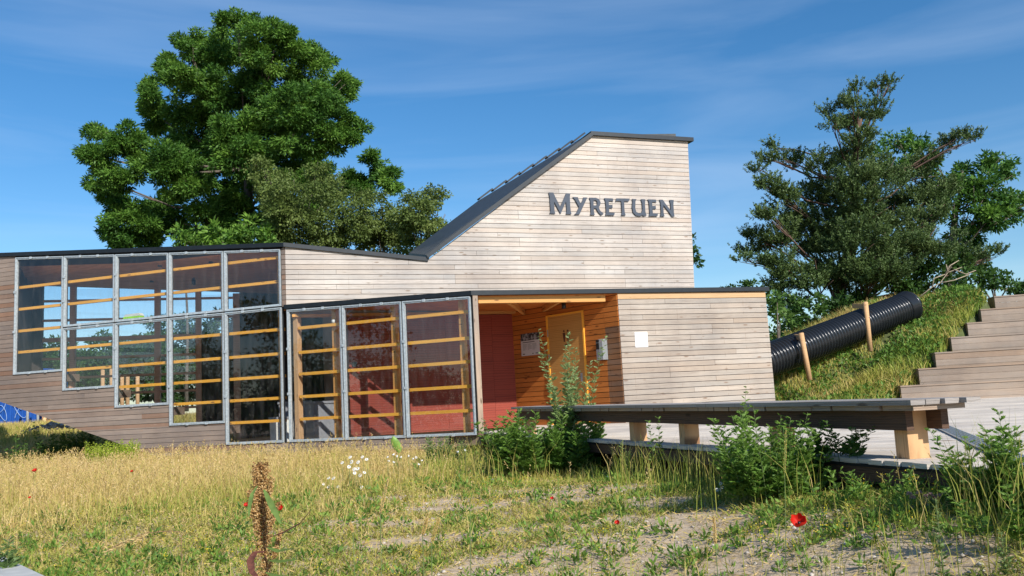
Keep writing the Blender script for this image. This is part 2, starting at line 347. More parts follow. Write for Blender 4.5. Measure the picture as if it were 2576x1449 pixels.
# --- right block
zfoot = B.sz(1572, 1062)[1] - .02
bp_ = MB(); body = [B.w(.03, 2.97, .03), B.w(BR_s, 2.97, .03), B.w(BR_s, 2.97, 5.0), R.w(sI + .1, 2.97, .3), INN + A.n * .05 + Vector((0, 0, 2.97))]
bp_.slab(body, 3.05); bp_.build('right_block_body', M_['brown'], bld)
Bq = [(0, zfoot), (BR_sb, zfoot), (BR_s, zav - .104), (0, zav - .104)]
wB = MB().prism(Bq, .004, .028).build('right_front_wall', void, bld, B.M)
board_rows(B, [Bq], wB, M_['box'], z0=zfoot, top_mat=M_['fresh'], top_z=zav - .20, lo_len=2.4, hi_len=4.8)
# --- angled entrance wall with door
dl, dt = A.sz(1380, 797); dr, dt2 = A.sz(1464, 788); dt = (dt + dt2) / 2
dl2 = A.sz(1388, 960)[0]; dr2 = A.sz(1474, 900)[0]; dl = (dl + dl2) / 2; dr = (dr + dr2) / 2
wA = MB().prism([(0, -.03), (A_LEN - .03, -.03), (A_LEN - .03, 2.97), (0, 2.97)], .004, .045).build('entrance_wall', void, bld, A.M)
A_polys = [[(0, -.02), (dl - .05, -.02), (dl - .05, 2.96), (0, 2.96)], [(dl - .05, dt + .05), (dr + .05, dt + .05), (dr + .05, 2.96), (dl - .05, 2.96)],
           [(dr + .05, -.02), (A_LEN - .42, -.02), (A_LEN - .42, 2.96), (dr + .05, 2.96)]]
board_rows(A, A_polys, wA, M_['amber'], z0=-.02)
board_rows(A, [[(A_LEN - .42, -.02), (A_LEN, -.02), (A_LEN, 2.2), (A_LEN - .42, 2.2)]], wA, M_['dark_amber'], z0=-.02)
board_rows(A, [[(A_LEN - .42, 2.2), (A_LEN, 2.2), (A_LEN, 2.96), (A_LEN - .42, 2.96)]], wA, M_['amber'], z0=-.02)
for n_ in [o for o in wA.children]:           # boards next to the open corner are a darker, greyer brown below
    pass
door = MB().box(dl, dr, -.028, .003, 0, dt).build('door', M_['door'], bld, A.M)
MB().box(dl - .048, dl - .002, -.05, .003, 0, dt + .045).build('frame', M_['rail'], door, A.M)
MB().box(dr + .002, dr + .048, -.05, .003, 0, dt + .045).build('frame', M_['rail'], door, A.M)
MB().box(dl - .001, dr + .001, -.05, .003, dt + .002, dt + .045).build('frame', M_['rail'], door, A.M)
for q in (.35, .62, .85): MB().box(dl - .012, dl + .014, -.062, -.0505, dt * q - .09, dt * q + .09).build('hinge', M_['steel'], door, A.M)
hx, hz = A.sz(1436, 866)
MB().box(dr - .16, dr - .10, -.034, -.0285, 1.0, 1.2).box(dr - .22, dr - .12, -.07, -.055, 1.09, 1.11).box(dr - .135, dr - .12, -.07, -.034, 1.09, 1.11).build('handle', M_['steel'], door, A.M)
# small toilet pictogram burnt into the door: two standing figures
fx, fz = A.sz(1426, 846); M_['picto'] = plain('dark_brown_print', (.10, .03, .012), .7)
for k in (-1, 1):
    g = MB(); cx = fx + k * .065
    g.prism([(cx + .028 * math.cos(a * math.pi / 5), fz + .13 + .028 * math.sin(a * math.pi / 5)) for a in range(10)], -.031, -.0285)
    if k < 0: g.prism([(cx - .045, fz + .09), (cx - .035, fz - .02), (cx - .02, fz - .13), (cx + .02, fz - .13), (cx + .035, fz - .02), (cx + .045, fz + .09)], -.031, -.0285)
    else: g.prism([(cx - .03, fz + .09), (cx - .055, fz - .05), (cx - .02, fz - .05), (cx - .02, fz - .13), (cx + .02, fz - .13), (cx + .02, fz - .05), (cx + .055, fz - .05), (cx + .03, fz + .09)], -.031, -.0285)
    g.build('pictogram_figure', M_['picto'], door, A.M)
MB().box(fx - .05, fx + .13, -.031, -.0285, fz - .22, fz - .19).build('pictogram_line', M_['picto'], door, A.M)

# --- glazing
def window(fr, poly, clips=True, transom=None, rails=(), wd=.055):
    """poly counter-clockwise: lower left, lower right, upper right, upper left"""
    q = inset(poly, .012); r = inset(poly, .012 + wd); g = MB(); n = 4
    for (y0, y1, aa, bb) in ((-.05, .0, q, inset(poly, .012 + wd * .45)), (-.032, .02, inset(poly, .012 + wd * .5), r)):
        vs = [(p[0], y0, p[1]) for p in aa] + [(p[0], y0, p[1]) for p in bb] + [(p[0], y1, p[1]) for p in aa] + [(p[0], y1, p[1]) for p in bb]
        fs = []
        for i in range(n):
            j = (i + 1) % n
            fs += [(i, j, n + j, n + i), (2 * n + j, 2 * n + i, 3 * n + i, 3 * n + j), (j, i, 2 * n + i, 2 * n + j), (n + i, n + j, 3 * n + j, 3 * n + i)]
        g.add(vs, fs)
    wobj = g.build('window', M_['zinc'], bld, fr.M)
    q2 = inset(poly, .035); g2 = MB(); 
    vs = [(p[0], .021, p[1]) for p in poly] + [(p[0], .021, p[1]) for p in r] + [(p[0], .05, p[1]) for p in poly] + [(p[0], .05, p[1]) for p in r]; fs = []
    for i in range(n):
        j = (i + 1) % n; fs += [(i, j, n + j, n + i), (2 * n + j, 2 * n + i, 3 * n + i, 3 * n + j), (j, i, 2 * n + i, 2 * n + j), (n + i, n + j, 3 * n + j, 3 * n + i)]
    g2.add(vs, fs).build('gasket', M_['gasket'], wobj, fr.M)
    MB().prism(inset(poly, .012 + wd - .01), .004, .012).build('pane', M_['glass'], wobj, fr.M)
    if clips:
        def cl(px_, pz_): MB().box(px_ - .035, px_ + .035, -.066, -.0505, pz_ - .03, pz_ + .03).build('clip', M_['zinc'], wobj, fr.M)
        for t in (.33, .68):
            a, b = q[0], q[1]; cl(a[0] + (b[0] - a[0]) * t, a[1] + (b[1] - a[1]) * t + .02)
            a, b = q[3], q[2]; cl(a[0] + (b[0] - a[0]) * t, a[1] + (b[1] - a[1]) * t - .02)
        if q[3][1] - q[0][1] > 1.7:
            for t in (.36, .70): cl(q[0][0] + .015, q[0][1] + (q[3][1] - q[0][1]) * t)
    return wobj
fx_ = [F.sz(38, 790)[0], F.sz(161, 805)[0], F.sz(291, 830)[0], F.sz(427, 850)[0], F.sz(567, 870)[0], -.10]
fb_ = [2.0, 1.49, .97, .45, -.07]
zF0, zF1 = F.sz(0, 637), F.sz(705, 613)
def zroofF(s): return zF0[1] + (zF1[1] - zF0[1]) * (s - zF0[0]) / (zF1[0] - zF0[0])
RZ = [4.36, 3.77, 3.18, 2.61, 2.03, 1.50, .98, .45]
ZT = 3.14
for i in range(5):
    a, b = fx_[i] + .004, fx_[i + 1] - .004; t0, t1 = zroofF(a) - .13, zroofF(b) - .13
    if i == 0: window(F, [(a, fb_[i]), (b, fb_[i]), (b, t1), (a, t0)])
    else:
        window(F, [(a, fb_[i]), (b, fb_[i]), (b, ZT - .004), (a, ZT - .004)]); window(F, [(a, ZT + .004), (b, ZT + .004), (b, t1), (a, t0)])
    for z in RZ:
        if z < fb_[i] + .25 or z > t1 - .06 or (i > 0 and z == 3.18): continue
        MB().box(a + .03, b - .03, .075, .15, z - .035, z + .035).build('rail', M_['rail'], bld, F.M)
for i in range(6):
    s_ = fx_[i]; lo = fb_[min(i, 4)] if i < 5 else -.1
    if i: lo = fb_[i - 1] if i < 6 else lo
    lo = min(lo, fb_[min(i, 4)])
    MB().box(s_ - .23, s_ - .16, .155, .21, lo - .05, zroofF(s_) - .16).build('post', M_['glulam'], bld, F.M)
# --- wedge glazing
gx_ = [.03, G.sz(865, 930)[0], G.sz(1018, 925)[0], (P1 - C0).length - .03]
def zroofG(s): return zc + (zp - zc) * s / (P1 - C0).length
for i in range(3):
    a, b = gx_[i] + .004, gx_[i + 1] - .004
    window(G, [(a, -.07), (b, -.07), (b, zroofG(b) - .11), (a, zroofG(a) - .11)])
    for z in (2.6, 2.02, 1.51, .98, .46): MB().box(a + (.24 if i == 0 else .03), b - .07, .075, .15, z - .035, z + .035).build('rail', M_['rail'], bld, G.M)
    MB().box(b - .40, b - .29, .155, .30, -.1, zroofG(b) - .16).build('post', M_['glulam'], bld, G.M)
MB().box(-.1, zroofG(.2) - .13, .075, .25, -.24, -.13).build('corner_post', M_['leg'], bld, G.M @ UPR)

# --- lower cladding of the glazed wing, cut away obliquely at its foot
b0, b1 = F.sz(0, 1010), F.sz(370, 1140); SL = -13.6
def zfootF(s): return b0[1] + (b1[1] - b0[1]) * (s - b0[0]) / (b1[0] - b0[0])
zb = -.62
wF = MB()
F_polys = [[(SL, fb_[0]), (fx_[0], fb_[0]), (fx_[0], zroofF(fx_[0]) - .12), (SL, zroofF(SL) - .12)]]
prev = fb_[0]
for i in range(1, 6):
    lo = fb_[i] if i < 5 else zb
    F_polys.append([(SL, lo), (fx_[i] if i < 5 else 0, lo), (fx_[i] if i < 5 else 0, prev), (SL, prev)]); prev = lo
def below(q): return clip(q, lambda p: p[1] - zfootF(p[0]))
F_polys = [q for q in (below(q) for q in F_polys) if len(q) > 2]
for q in F_polys: wF.prism(q, .004, .09)
# window staircase: bottom window row reaches the corner
wFo = wF.build('wing_wall', void, bld, F.M)
z0F = -.07
board_rows(F, [q for q in F_polys], wFo, M_['brown'], z0=z0F, lo_len=2.4, hi_len=4.8, gap=.009)
board_rows(F, [[(-.092, ZT), (0, ZT), (0, l0[1] - .02), (-.092, zroofF(-.09) - .13)]], wFo, M_['brown'], z0=0, th=.03, yo=.0)
gq = [(0, zb), ((P1 - C0).length * .83, zb), ((P1 - C0).length * .86, -.075), (0, -.075)]
wG = MB().prism(gq, .004, .08).build('plinth_wall', void, bld, G.M)
board_rows(G, [gq], wG, M_['brown'], z0=z0F, gap=.009)
KE0 = K.sz(1080, 800)[0]; kx0 = K.sz(480, 850)[0]
# soffit, stepped floor and end wall of the wing
def line_strip(o, t): return [(SL, zfootF(SL) + o), (-2.0, zfootF(-2.0) + o), (-2.0, zfootF(-2.0) + o + t), (SL, zfootF(SL) + o + t)]
MB().prism(line_strip(.003, .08), .095, 2.5).build('soffit', M_['brown'], bld, F.M)
fl = MB()
for i in range(5): fl.prism([(fx_[i] if i else SL, fb_[i] - .25), (fx_[i + 1], fb_[i] - .25), (fx_[i + 1], fb_[i] - .06), (fx_[i] if i else SL, fb_[i] - .06)], .10, .55)
fl.build('stepped_sill', M_['floor'], bld, F.M)
MB().slab([G.w(0, -.08, .1), G.w((P1 - C0).length, -.08, .1), INN + Vector((0, 0, -.08)), R.w(3.0, -.08, 3.5), R.w(-.5, -.08, 3.5)], .2).build('wedge_floor', M_['floor'], bld)
MB().slab([F.w(-2.2, -.08, .1), F.w(0, -.08, .1), R.w(3.0, -.08, .0), K.w(KE0, -.08, 0), K.w(kx0, -.08, 0)], .2).build('room_floor', M_['floor'], bld)
MB().prism([(SL, zfootF(SL)), (SL + .1, zfootF(SL)), (SL + .1, zroofF(SL) - .13), (SL, zroofF(SL) - .13)], .095, 5.0).build('end_wall', M_['brown'], bld, F.M)

# rear wall with open bays
def ks(X, Y): return K.sz(X, Y)[0]
kx = [ks(92, 850), ks(184, 850), ks(397, 850), ks(500, 850), ks(595, 800)]
kz_l, kz_r = K.sz(79, 699)[1], K.sz(356, 720)[1]
def kroof(s): return kz_l + (kz_r - kz_l) * (s - kx[0]) / (ks(356, 720) - kx[0])
for s_, wd in zip(kx, (.34, .15, .17, .17, .2)):
    MB().box(s_ - wd / 2, s_ + wd / 2, -.15, .1, (1.5, 1.2, .5, .1, -.3)[kx.index(s_)], kroof(s_)).build('rear_post', M_['inner'] if wd > .3 else M_['ceil'], bld, K.M)
for i in range(4):
    a, b = kx[i] + .18 if i == 0 else kx[i] + .09, kx[i + 1] - .09
    for z in RZ[:]:
        if i == 3 and z < 3.3: continue
        if z < [1.6, 1.3, .4, 3.2][i]: continue
        MB().box(a, b, -.10, -.02, z - (.06 if z == 3.18 else .035), z + (.06 if z == 3.18 else .035)).build('rear_rail', M_['ceil'], bld, K.M)
    lo = [1.75, 1.0, .35, 3.15][i]
    MB().box(a, b, .02, .03, lo, min(kroof(a), kroof(b)) - .02).build('rear_pane', M_['glass'], bld, K.M)
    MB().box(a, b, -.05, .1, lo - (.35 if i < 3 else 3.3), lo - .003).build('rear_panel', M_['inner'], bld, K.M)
_a, _b = F.w(fx_[0] - .08, 0, .12), K.w(kx[0] - .1, 0, 0)
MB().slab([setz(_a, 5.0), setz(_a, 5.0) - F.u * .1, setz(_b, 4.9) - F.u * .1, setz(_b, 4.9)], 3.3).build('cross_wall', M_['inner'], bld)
KE = ks(1080, 800)
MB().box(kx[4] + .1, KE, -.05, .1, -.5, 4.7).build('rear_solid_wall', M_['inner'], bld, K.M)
# wing roof and ceiling
sv = R.sz(1075, 648)
pa = F.w(SL - .1, zroofF(SL) + .0, -ov); pb = F.w(-.0, zF1[1], -ov) - R.n * .03; pc = R.w(sv[0], sv[1], -ov); pd = K.w(KE, 4.35, .3); pe = K.w(-2.5, 5.1, .3)
wr = MB()
for tri in ((pa, pb, pe), (pb, pd, pe), (pb, pc, pd)): wr.slab(tri, .10)
wr.build('wing_roof', M_['trim'], bld)
wc = MB(); cp = [F.w(SL, zroofF(SL) - .102, .12), F.w(0, zF1[1] - .102, .12), R.w(sT - .3, sv[1] - .13, .1), K.w(KE - .1, 4.22, -.05), K.w(-2.3, 4.995, -.05)]
for tri in ((cp[0], cp[1], cp[4]), (cp[1], cp[3], cp[4]), (cp[1], cp[2], cp[3])): wc.slab(tri, .03)
wc.build('wing_ceiling', M_['ceil'], bld)
# tower roof: the dark slope and the flat top
f0, f1 = R.w(nz_[0] - .03, nz_[1] + .05, -.10), R.w(ap[0] - .02, ap[1] + .04, -.10)
def rp(X, Y, off): s_, z_ = R.sz(X, Y, off); return R.w(s_, z_, off)
g0, gm, g1 = rp(1028, 637, 3.9), rp(1203, 505, 4.1), rp(1470, 343, 4.3)
ts = MB(); ts.slab([f0, f1, gm, g0], .08); ts.slab([f1, g1, gm], .08)
slope = ts.build('sloping_roof', M_['roof'], bld)
fe = MB(); fe.beam(f0 - Vector((0, 0, .03)), f1 - Vector((0, 0, .03)), .035, .10, R.n); fe.build('verge_flashing', M_['trim'], bld)
for k in range(1, 9):                          # standing joints running up the slope
    t = k / 9
    MB().beam(f0.lerp(g0, t) + Vector((0, 0, .006)), f1.lerp(gm.lerp(g1, .6), t) + Vector((0, 0, .006)), .03, .012).build('roof_seam', M_['roof'], slope)
for k in range(8):                             # overlapping capping sheets along the far edge
    a, b = gm.lerp(g1, k / 8 + .004), gm.lerp(g1, (k + 1) / 8 - .004)
    MB().beam(a + Vector((0, 0, .04)), b + Vector((0, 0, .10)), .22, .05).build('ridge_cap', M_['trim'], slope)
t0_, t1_ = R.w(ap[0] - .05, ap[1] + .09, -.12), R.w(tr_[0] + .14, tr_[1] + .07, -.12)
tf = MB().slab([t0_, t1_, t1_ + R.n * 4.5 - R.u * .1, t0_ + R.n * 4.4], .11).build('tower_top', M_['trim'], bld)
q0, q1 = rp(1480, 345, 4.0), rp(1697, 342, 3.2)
MB().beam(q0 - Vector((0, 0, .1)), q1 - Vector((0, 0, .1)), .3, .26).build('rear_upstand', M_['roof'], tf)

# --- lettering, each letter its own piece, standing off the boards
sign = thing('sign_lettering', 'dark blue-grey lettering reading MYRETUEN on the tall pale wall', 'sign', tuple(R.w(R.sz(1540, 545)[0], R.sz(1540, 545)[1], -.03)))
LET = {'letter_M': [[(192, 214), (270, 217), (300, 285), (388, 460), (460, 300), (487, 230), (560, 232), (553, 300), (560, 450), (568, 530), (581, 588), (488, 586), (499, 540), (497, 470), (487, 368), (396, 584), (283, 372), (287, 470), (290, 530), (303, 579), (208, 576), (222, 530), (215, 400), (206, 290)]],
 'letter_Y': [[(600, 292), (692, 296), (700, 330), (741, 410), (778, 335), (783, 300), (857, 303), (840, 330), (735, 560), (718, 592), (632, 593), (665, 565), (712, 462), (640, 335)]],
 'letter_R': [[(888, 304), (1000, 306), (1055, 330), (1082, 390), (1070, 440), (1050, 470), (1075, 530), (1135, 578), (1115, 592), (1090, 607), (1045, 560), (1003, 488), (965, 487), (967, 550), (982, 601), (903, 599), (915, 560), (912, 450), (905, 350)], [(960, 350), (960, 438), (1000, 438), (1024, 418), (1024, 375), (1000, 350)]],
 'letter_E': [[(1143, 312), (1293, 318), (1296, 373), (1275, 362), (1220, 363), (1222, 430), (1265, 430), (1284, 422), (1287, 486), (1265, 480), (1226, 481), (1229, 560), (1295, 562), (1325, 558), (1315, 608), (1166, 606), (1176, 560), (1172, 430), (1163, 360)]],
 'letter_T': [[(1352, 316), (1580, 320), (1572, 355), (1560, 370), (1485, 367), (1490, 500), (1497, 560), (1511, 609), (1436, 608), (1448, 560), (1443, 460), (1436, 367), (1370, 364), (1338, 372)]],
 'letter_U': [[(1622, 325), (1697, 330), (1680, 370), (1676, 490), (1695, 550), (1745, 574), (1785, 562), (1800, 500), (1795, 400), (1773, 330), (1848, 333), (1843, 420), (1850, 540), (1860, 585), (1875, 606), (1825, 621), (1800, 606), (1750, 623), (1690, 612), (1640, 560), (1622, 470), (1630, 370)]],
 'letter_E.001': [[(1892, 333), (2030, 338), (2038, 389), (2018, 380), (1965, 380), (1970, 446), (2005, 446), (2026, 440), (2031, 500), (2010, 495), (1973, 496), (1979, 573), (2035, 576), (2066, 570), (2058, 622), (1913, 620), (1924, 575), (1918, 450), (1910, 380)]],
 'letter_N': [[(2090, 338), (2152, 341), (2185, 395), (2285, 522), (2284, 420), (2264, 342), (2337, 344), (2331, 420), (2340, 560), (2350, 629), (2305, 627), (2250, 545), (2158, 428), (2163, 560), (2179, 625), (2106, 622), (2119, 560), (2116, 450), (2108, 380)]]}
for nm, loops in LET.items():
    L3 = [[Vector((*R.sz((2150 + a / 4.293) / 1.59006, (720 + b / 4.293) / 1.59006, -.05), 0)) for a, b in lp] for lp in loops]
    fl_ = [p for lp in L3 for p in lp]; tri = tessellate_polygon(L3); n = len(fl_); g = MB()
    vs = [(p.x, -.062, p.y) for p in fl_] + [(p.x, -.040, p.y) for p in fl_]; fs = [tuple(t) for t in tri] + [tuple(n + i for i in reversed(t)) for t in tri]
    o_ = 0
    for lp in L3:
        m_ = len(lp); fs += [(o_ + i, o_ + (i + 1) % m_, n + o_ + (i + 1) % m_, n + o_ + i) for i in range(m_)]; o_ += m_
    g.add(vs, fs).build(nm.split('.')[0], M_['letter'], sign, R.M)

# --- fittings
def wall_thing(name, label, cat, fr, s_, z_, off): return thing(name, label, cat, tuple(fr.w(s_, z_, off)))
# poster: picture strip above, text blocks below
def poster_mat():
    m, t, b, o = newmat('printed_poster'); L = t.links.new; c = nd(t, 'ShaderNodeTexCoord'); s = nd(t, 'ShaderNodeSeparateXYZ'); L(c.outputs['Generated'], s.inputs[0])
    n = nd(t, 'ShaderNodeTexNoise', Scale=7.0, Detail=3.0); L(c.outputs['Generated'], n.inputs[0])
    pic = ramp(t, n.outputs[0], [(.45, (.03, .03, .035)), (.6, (.35, .36, .38))])
    gt = nd(t, 'ShaderNodeMath', _operation='GREATER_THAN'); gt.inputs[1].default_value = .68; L(s.outputs[2], gt.inputs[0])
    m1 = nd(t, 'ShaderNodeMixRGB'); L(gt.outputs[0], m1.inputs[0]); m1.inputs[1].default_value = (.62, .60, .60, 1); L(pic, m1.inputs[2]); L(m1.outputs[0], b.inputs['Base Color'])
    return m
ps, pz = A.sz(1336, 866); PW, PH = .30, .46
p1_, p2_ = A.sz(1312, 840), A.sz(1361, 890); PW = (p2_[0] - p1_[0]) / 2; PH = (p1_[1] - p2_[1]) / 2
po = wall_thing('poster', 'white information poster with dark photo strip on the orange entrance wall', 'poster', A, ps, pz, -.03)
MB().box(ps - PW, ps + PW, -.034, -.028, pz - PH, pz + PH).build('sheet', poster_mat(), po, A.M)
M_['ink'] = plain('grey_print', (.22, .22, .23), .7); M_['ink2'] = plain('dark_print', (.05, .05, .055), .7)
MB().box(ps - PW * .8, ps + PW * .5, -.0355, -.0345, pz + PH * .18, pz + PH * .24).build('headline', M_['ink2'], po, A.M)
for cx in (-.8, -.28, .24):
    for r in range(7):
        wd = PW * (.44 if r < 6 else .25) * (1 if (r * 7 + int(cx * 10)) % 5 else .7)
        MB().box(ps + PW * cx, ps + PW * cx + wd, -.0355, -.0345, pz + PH * (.04 - r * .085) - .004, pz + PH * (.04 - r * .085) + .004).build('text_line', M_['ink'], po, A.M)
for cx, wd in ((-.85, .22), (.2, .12), (.55, .35)): MB().box(ps + PW * cx, ps + PW * (cx + wd), -.0355, -.0345, pz - PH * .88, pz - PH * .8).build('logo_mark', M_['ink2'], po, A.M)
# steel dispenser with black ashtray side
ds, dz = A.sz(1522, 879)
dp = wall_thing('ashtray_bin', 'small steel wall ashtray with black opening beside the entrance corner', 'ashtray', A, ds, dz, -.03)
dpt = []
for a in range(7): dpt.append((-.05 - .11 * math.sin(a * math.pi / 12), .11 * math.cos(a * math.pi / 12)))
g = MB(); prof = [(-.025, -.24), (-.19, -.24), (-.19, .16), (-.17, .215), (-.12, .24), (-.025, .24)]
n = len(prof); vs = [(ds - .10, y, dz + z) for y, z in prof] + [(ds + .10, y, dz + z) for y, z in prof]
g.add(vs, [tuple(range(n)), tuple(range(2 * n - 1, n - 1, -1))] + [((i + 1) % n, i, n + i, n + (i + 1) % n) for i in range(n)]); g.build('housing', M_['steel'], dp, A.M)
MB().box(ds - .098, ds - .005, -.193, -.1905, dz + .0, dz + .15).build('opening', M_['black'], dp, A.M)
MB().prism([(ds - .098, dz + .16), (ds - .005, dz + .16), (ds - .005, dz + .215), (ds - .03, dz + .23), (ds - .098, dz + .22)], -.1935, -.160).build('opening', M_['black'], dp, A.M)
MB().box(ds - .095, ds - .01, -.193, -.1905, dz - .21, dz - .02).build('notice', M_['ink'], dp, A.M)
# blank white board
s1, z1 = B.sz(1595, 836); s2, z2 = B.sz(1629, 873)
wbd = wall_thing('white_notice_board', 'blank white square board on the pale right-hand wall', 'notice board', B, (s1 + s2) / 2, (z1 + z2) / 2, -.03)
g = MB().box(s1, s2, -.032, -.026, z2, z1).build('sheet', M_['white'], wbd, B.M)
for a in (s1 + .03, s2 - .03):
    for z in (z1 - .03, z2 + .03): MB().tube([(a, -.036, z), (a, -.0325, z)], .008, 8).build('screw', M_['steel'], wbd, B.M)
# ceiling spotlights
def spot(p, label, d=(0, 0, -1)):
    t = thing('ceiling_spotlight', label, 'spotlight', tuple(p), 0, 'black ceiling spotlights')
    q = Vector(p); MB().tube([q, q - Vector((0, 0, .05))], .03, 8).build('bracket', M_['black'], t)
    MB().tube([q - Vector((0, 0, .05)), q - Vector((0, 0, .20))], .055, 12).build('housing', M_['black'], t)
for j, (X, Y) in enumerate(((151, 652), (272, 650), (402, 645), (530, 641))):
    s_, z_ = F.sz(X, Y, .9)
    zc_ = zroofF(s_) - .15
    spot(F.w(s_, zc_, .9), ['black ceiling spotlight behind the first tall pane from the left', 'black ceiling spotlight behind the second pane from the left', 'black ceiling spotlight above the lime green box', 'black ceiling spotlight behind the fourth pane from the left'][j])
for j, (X, Y) in enumerate(((272, 693), (382, 700), (487, 706))):
    s_, z_ = F.sz(X, Y, 2.9); spot(F.w(s_, z_ + .08, 2.9), ['black spotlight further back, seen through the second pane', 'black spotlight further back, above the lime green box', 'black spotlight further back, beside the bare branches'][j])
sp_ = A.sz(1418, 764, -.5); spot(A.w(sp_[0], zav - .125, -.5), 'grey-tipped black spotlight under the porch ceiling above the door')
# things standing inside
s_, z_ = F.sz(520 / 1.59, 1256 / 1.59)
tr = thing('plastic_tray', 'lime green and white plastic tray lying on the window transom', 'tray', tuple(F.w(s_, ZT + .03, .11)))
M_['lime'] = plain('lime_plastic', (.38, .75, .03), .4); M_['offwhite'] = plain('offwhite_plastic', (.72, .70, .62), .5)
tb2 = MB().box(s_ - .27, s_ + .27, .06, .20, ZT + .065, ZT + .135)
tb2.build('tray_base', M_['lime'], tr, F.M)
for k in range(9): MB().box(s_ - .26 + k * .06, s_ - .225 + k * .06, .05, .0595, ZT + .07, ZT + .13).build('rib', M_['lime'], tr, F.M)
MB().prism([(s_ - .25, ZT + .136), (s_ + .28, ZT + .136), (s_ + .22, ZT + .205), (s_ - .21, ZT + .195)], .06, .20).build('lid', M_['offwhite'], tr, F.M)
s_, z_ = G.sz(832, 814)
cu = thing('paper_cup', 'small white crumpled cup on the top rail', 'cup', tuple(G.w(s_, 2.64, .11)))
q = G.w(s_, 2.637, .11); MB().tube([q, q + Vector((0, 0, .07))], [.035, .045], 12).build('cup_wall', M_['offwhite'], cu)
MB().tube([q + Vector((0, 0, .0705)), q + Vector((0, 0, .085))], [.047, .03], 12).build('lid', M_['offwhite'], cu)
def plinth(x, y, wd, dp_, h, label, rz, m):
    t = thing('display_plinth', label, 'plinth', (x, y, -.08), rz, 'plinths inside the glazed room')
    Mx = Matrix.Translation((x, y, -.08)) @ Matrix.Rotation(rz, 4, 'Z')
    MB().box(-wd / 2, wd / 2, -dp_ / 2, dp_ / 2, 0, h - .06).build('base', M_[m], t, Mx)
    MB().box(-wd / 2 - .03, wd / 2 + .03, -dp_ / 2 - .03, dp_ / 2 + .03, h - .058, h).build('plate', M_['grey'], t, Mx)
plinth(-5.9, 22.6, .55, .55, .62, 'low white plinth beside the corner mullion', .3, 'offwhite')
plinth(-5.85, 23.8, .8, .5, 1.0, 'grey plinth behind the low white one', .2, 'grey')
plinth(-4.9, 22.6, .62, .55, .95, 'grey plinth behind the pane with the pine post', .6, 'grey')
# ================================================================== GROUND, DECK, STEPS
def sstep(t): t = np.clip(t, 0, 1); return t * t * (3 - 2 * t)
E_ = [at_z(2371, 1169, 0), at_z(2036, 1145, 0), at_z(1753, 1116, 0), at_z(1522, 1107, 0)]
ed = Vector((P1.x + .15 - E_[0].x, P1.y - .15 - E_[0].y, 0)).normalized()
ea = Vector((E_[0].x, E_[0].y, 0)) - ed * 4.2
def edge_d(x, y): return (x - ea.x) * (-ed.y) + (y - ea.y) * ed.x      # distance left of the deck edge
def gz(x, y):
    x = np.asarray(x, float); y = np.asarray(y, float)
    z = -.5 - .27 * sstep((11 - y) / 9)
    we = np.clip(1 - edge_d(x, y) / 2.4, 0, 1); we = we * we * (3 - 2 * we) * (y < 22); z = z * (1 - we) + we * np.interp(y, [3, 6, 8, 12, 16, 22], [-.26, -.22, -.32, -.46, -.5, -.5])
    z = z + 1.0 * sstep((y - 27) / 11) * sstep((6 - x) / 12) + .035 * np.sin(x * 1.7 + y * .6) * np.cos(y * 1.3 - x * .4)
    return z
def dirt_mat():
    m, t, b, o = newmat('sandy_ground'); L = t.links.new; c = nd(t, 'ShaderNodeTexCoord')
    n = nd(t, 'ShaderNodeTexNoise', Scale=1.2, Detail=8.0, Roughness=.65); L(c.outputs['Object'], n.inputs[0])
    n2 = nd(t, 'ShaderNodeTexNoise', Scale=26.0, Detail=6.0, Roughness=.7); L(c.outputs['Object'], n2.inputs[0])
    v = nd(t, 'ShaderNodeTexVoronoi', Scale=38.0); L(c.outputs['Object'], v.inputs[0])
    base = ramp(t, n.outputs[0], [(.3, (.40, .30, .18)), (.5, (.58, .44, .29)), (.7, (.68, .54, .38))])
    f = ramp(t, n2.outputs[0], [(.3, (.66, .64, .62)), (.6, (1, 1, 1))]); mu = nd(t, 'ShaderNodeMixRGB', _blend_type='MULTIPLY'); mu.inputs[0].default_value = 1; L(base, mu.inputs[1]); L(f, mu.inputs[2])
    pb = ramp(t, v.outputs['Distance'], [(.16, (1, 1, 1)), (.28, (0, 0, 0))]); mk = nd(t, 'ShaderNodeMixRGB'); q = nd(t, 'ShaderNodeMath', _operation='MULTIPLY'); L(pb, q.inputs[0]); q.inputs[1].default_value = .35; L(q.outputs[0], mk.inputs[0]); L(mu.outputs[0], mk.inputs[1]); mk.inputs[2].default_value = (.52, .47, .40, 1)
    L(mk.outputs[0], b.inputs['Base Color']); b.inputs['Roughness'].default_value = .95
    bp = nd(t, 'ShaderNodeBump', Strength=.6, Distance=.02); L(n2.outputs[0], bp.inputs['Height']); L(bp.outputs[0], b.inputs['Normal'])
    return m
M_['dirt'] = dirt_mat()
M_['turf'] = plain('rough_turf', (.085, .105, .03), .95, 0, .5, 3, .6)
def grid_obj(name, xs, ys, f, m, keep=None, label=None):
    X, Y = np.meshgrid(xs, ys); Z = f(X, Y); nx, ny = len(xs), len(ys)
    v = np.stack([X, Y, Z], -1).reshape(-1, 3); i = np.arange(nx * ny).reshape(ny, nx)
    q = np.stack([i[:-1, :-1], i[:-1, 1:], i[1:, 1:], i[1:, :-1]], -1).reshape(-1, 4)
    if keep is not None:
        c = v[q].mean(1); q = q[keep(c[:, 0], c[:, 1])]
    me = bpy.data.meshes.new(name); me.from_pydata(v.tolist(), [], q.tolist()); me.materials.append(m); me.polygons.foreach_set('use_smooth', [True] * len(q))
    o = bpy.data.objects.new(name, me); link(o); tag(o, kind='structure', label=label); return o
xs = np.concatenate([[-1600, -800, -300, -150, -90], np.arange(-60, 60.1, .5), [90, 150, 300, 800, 1600]])
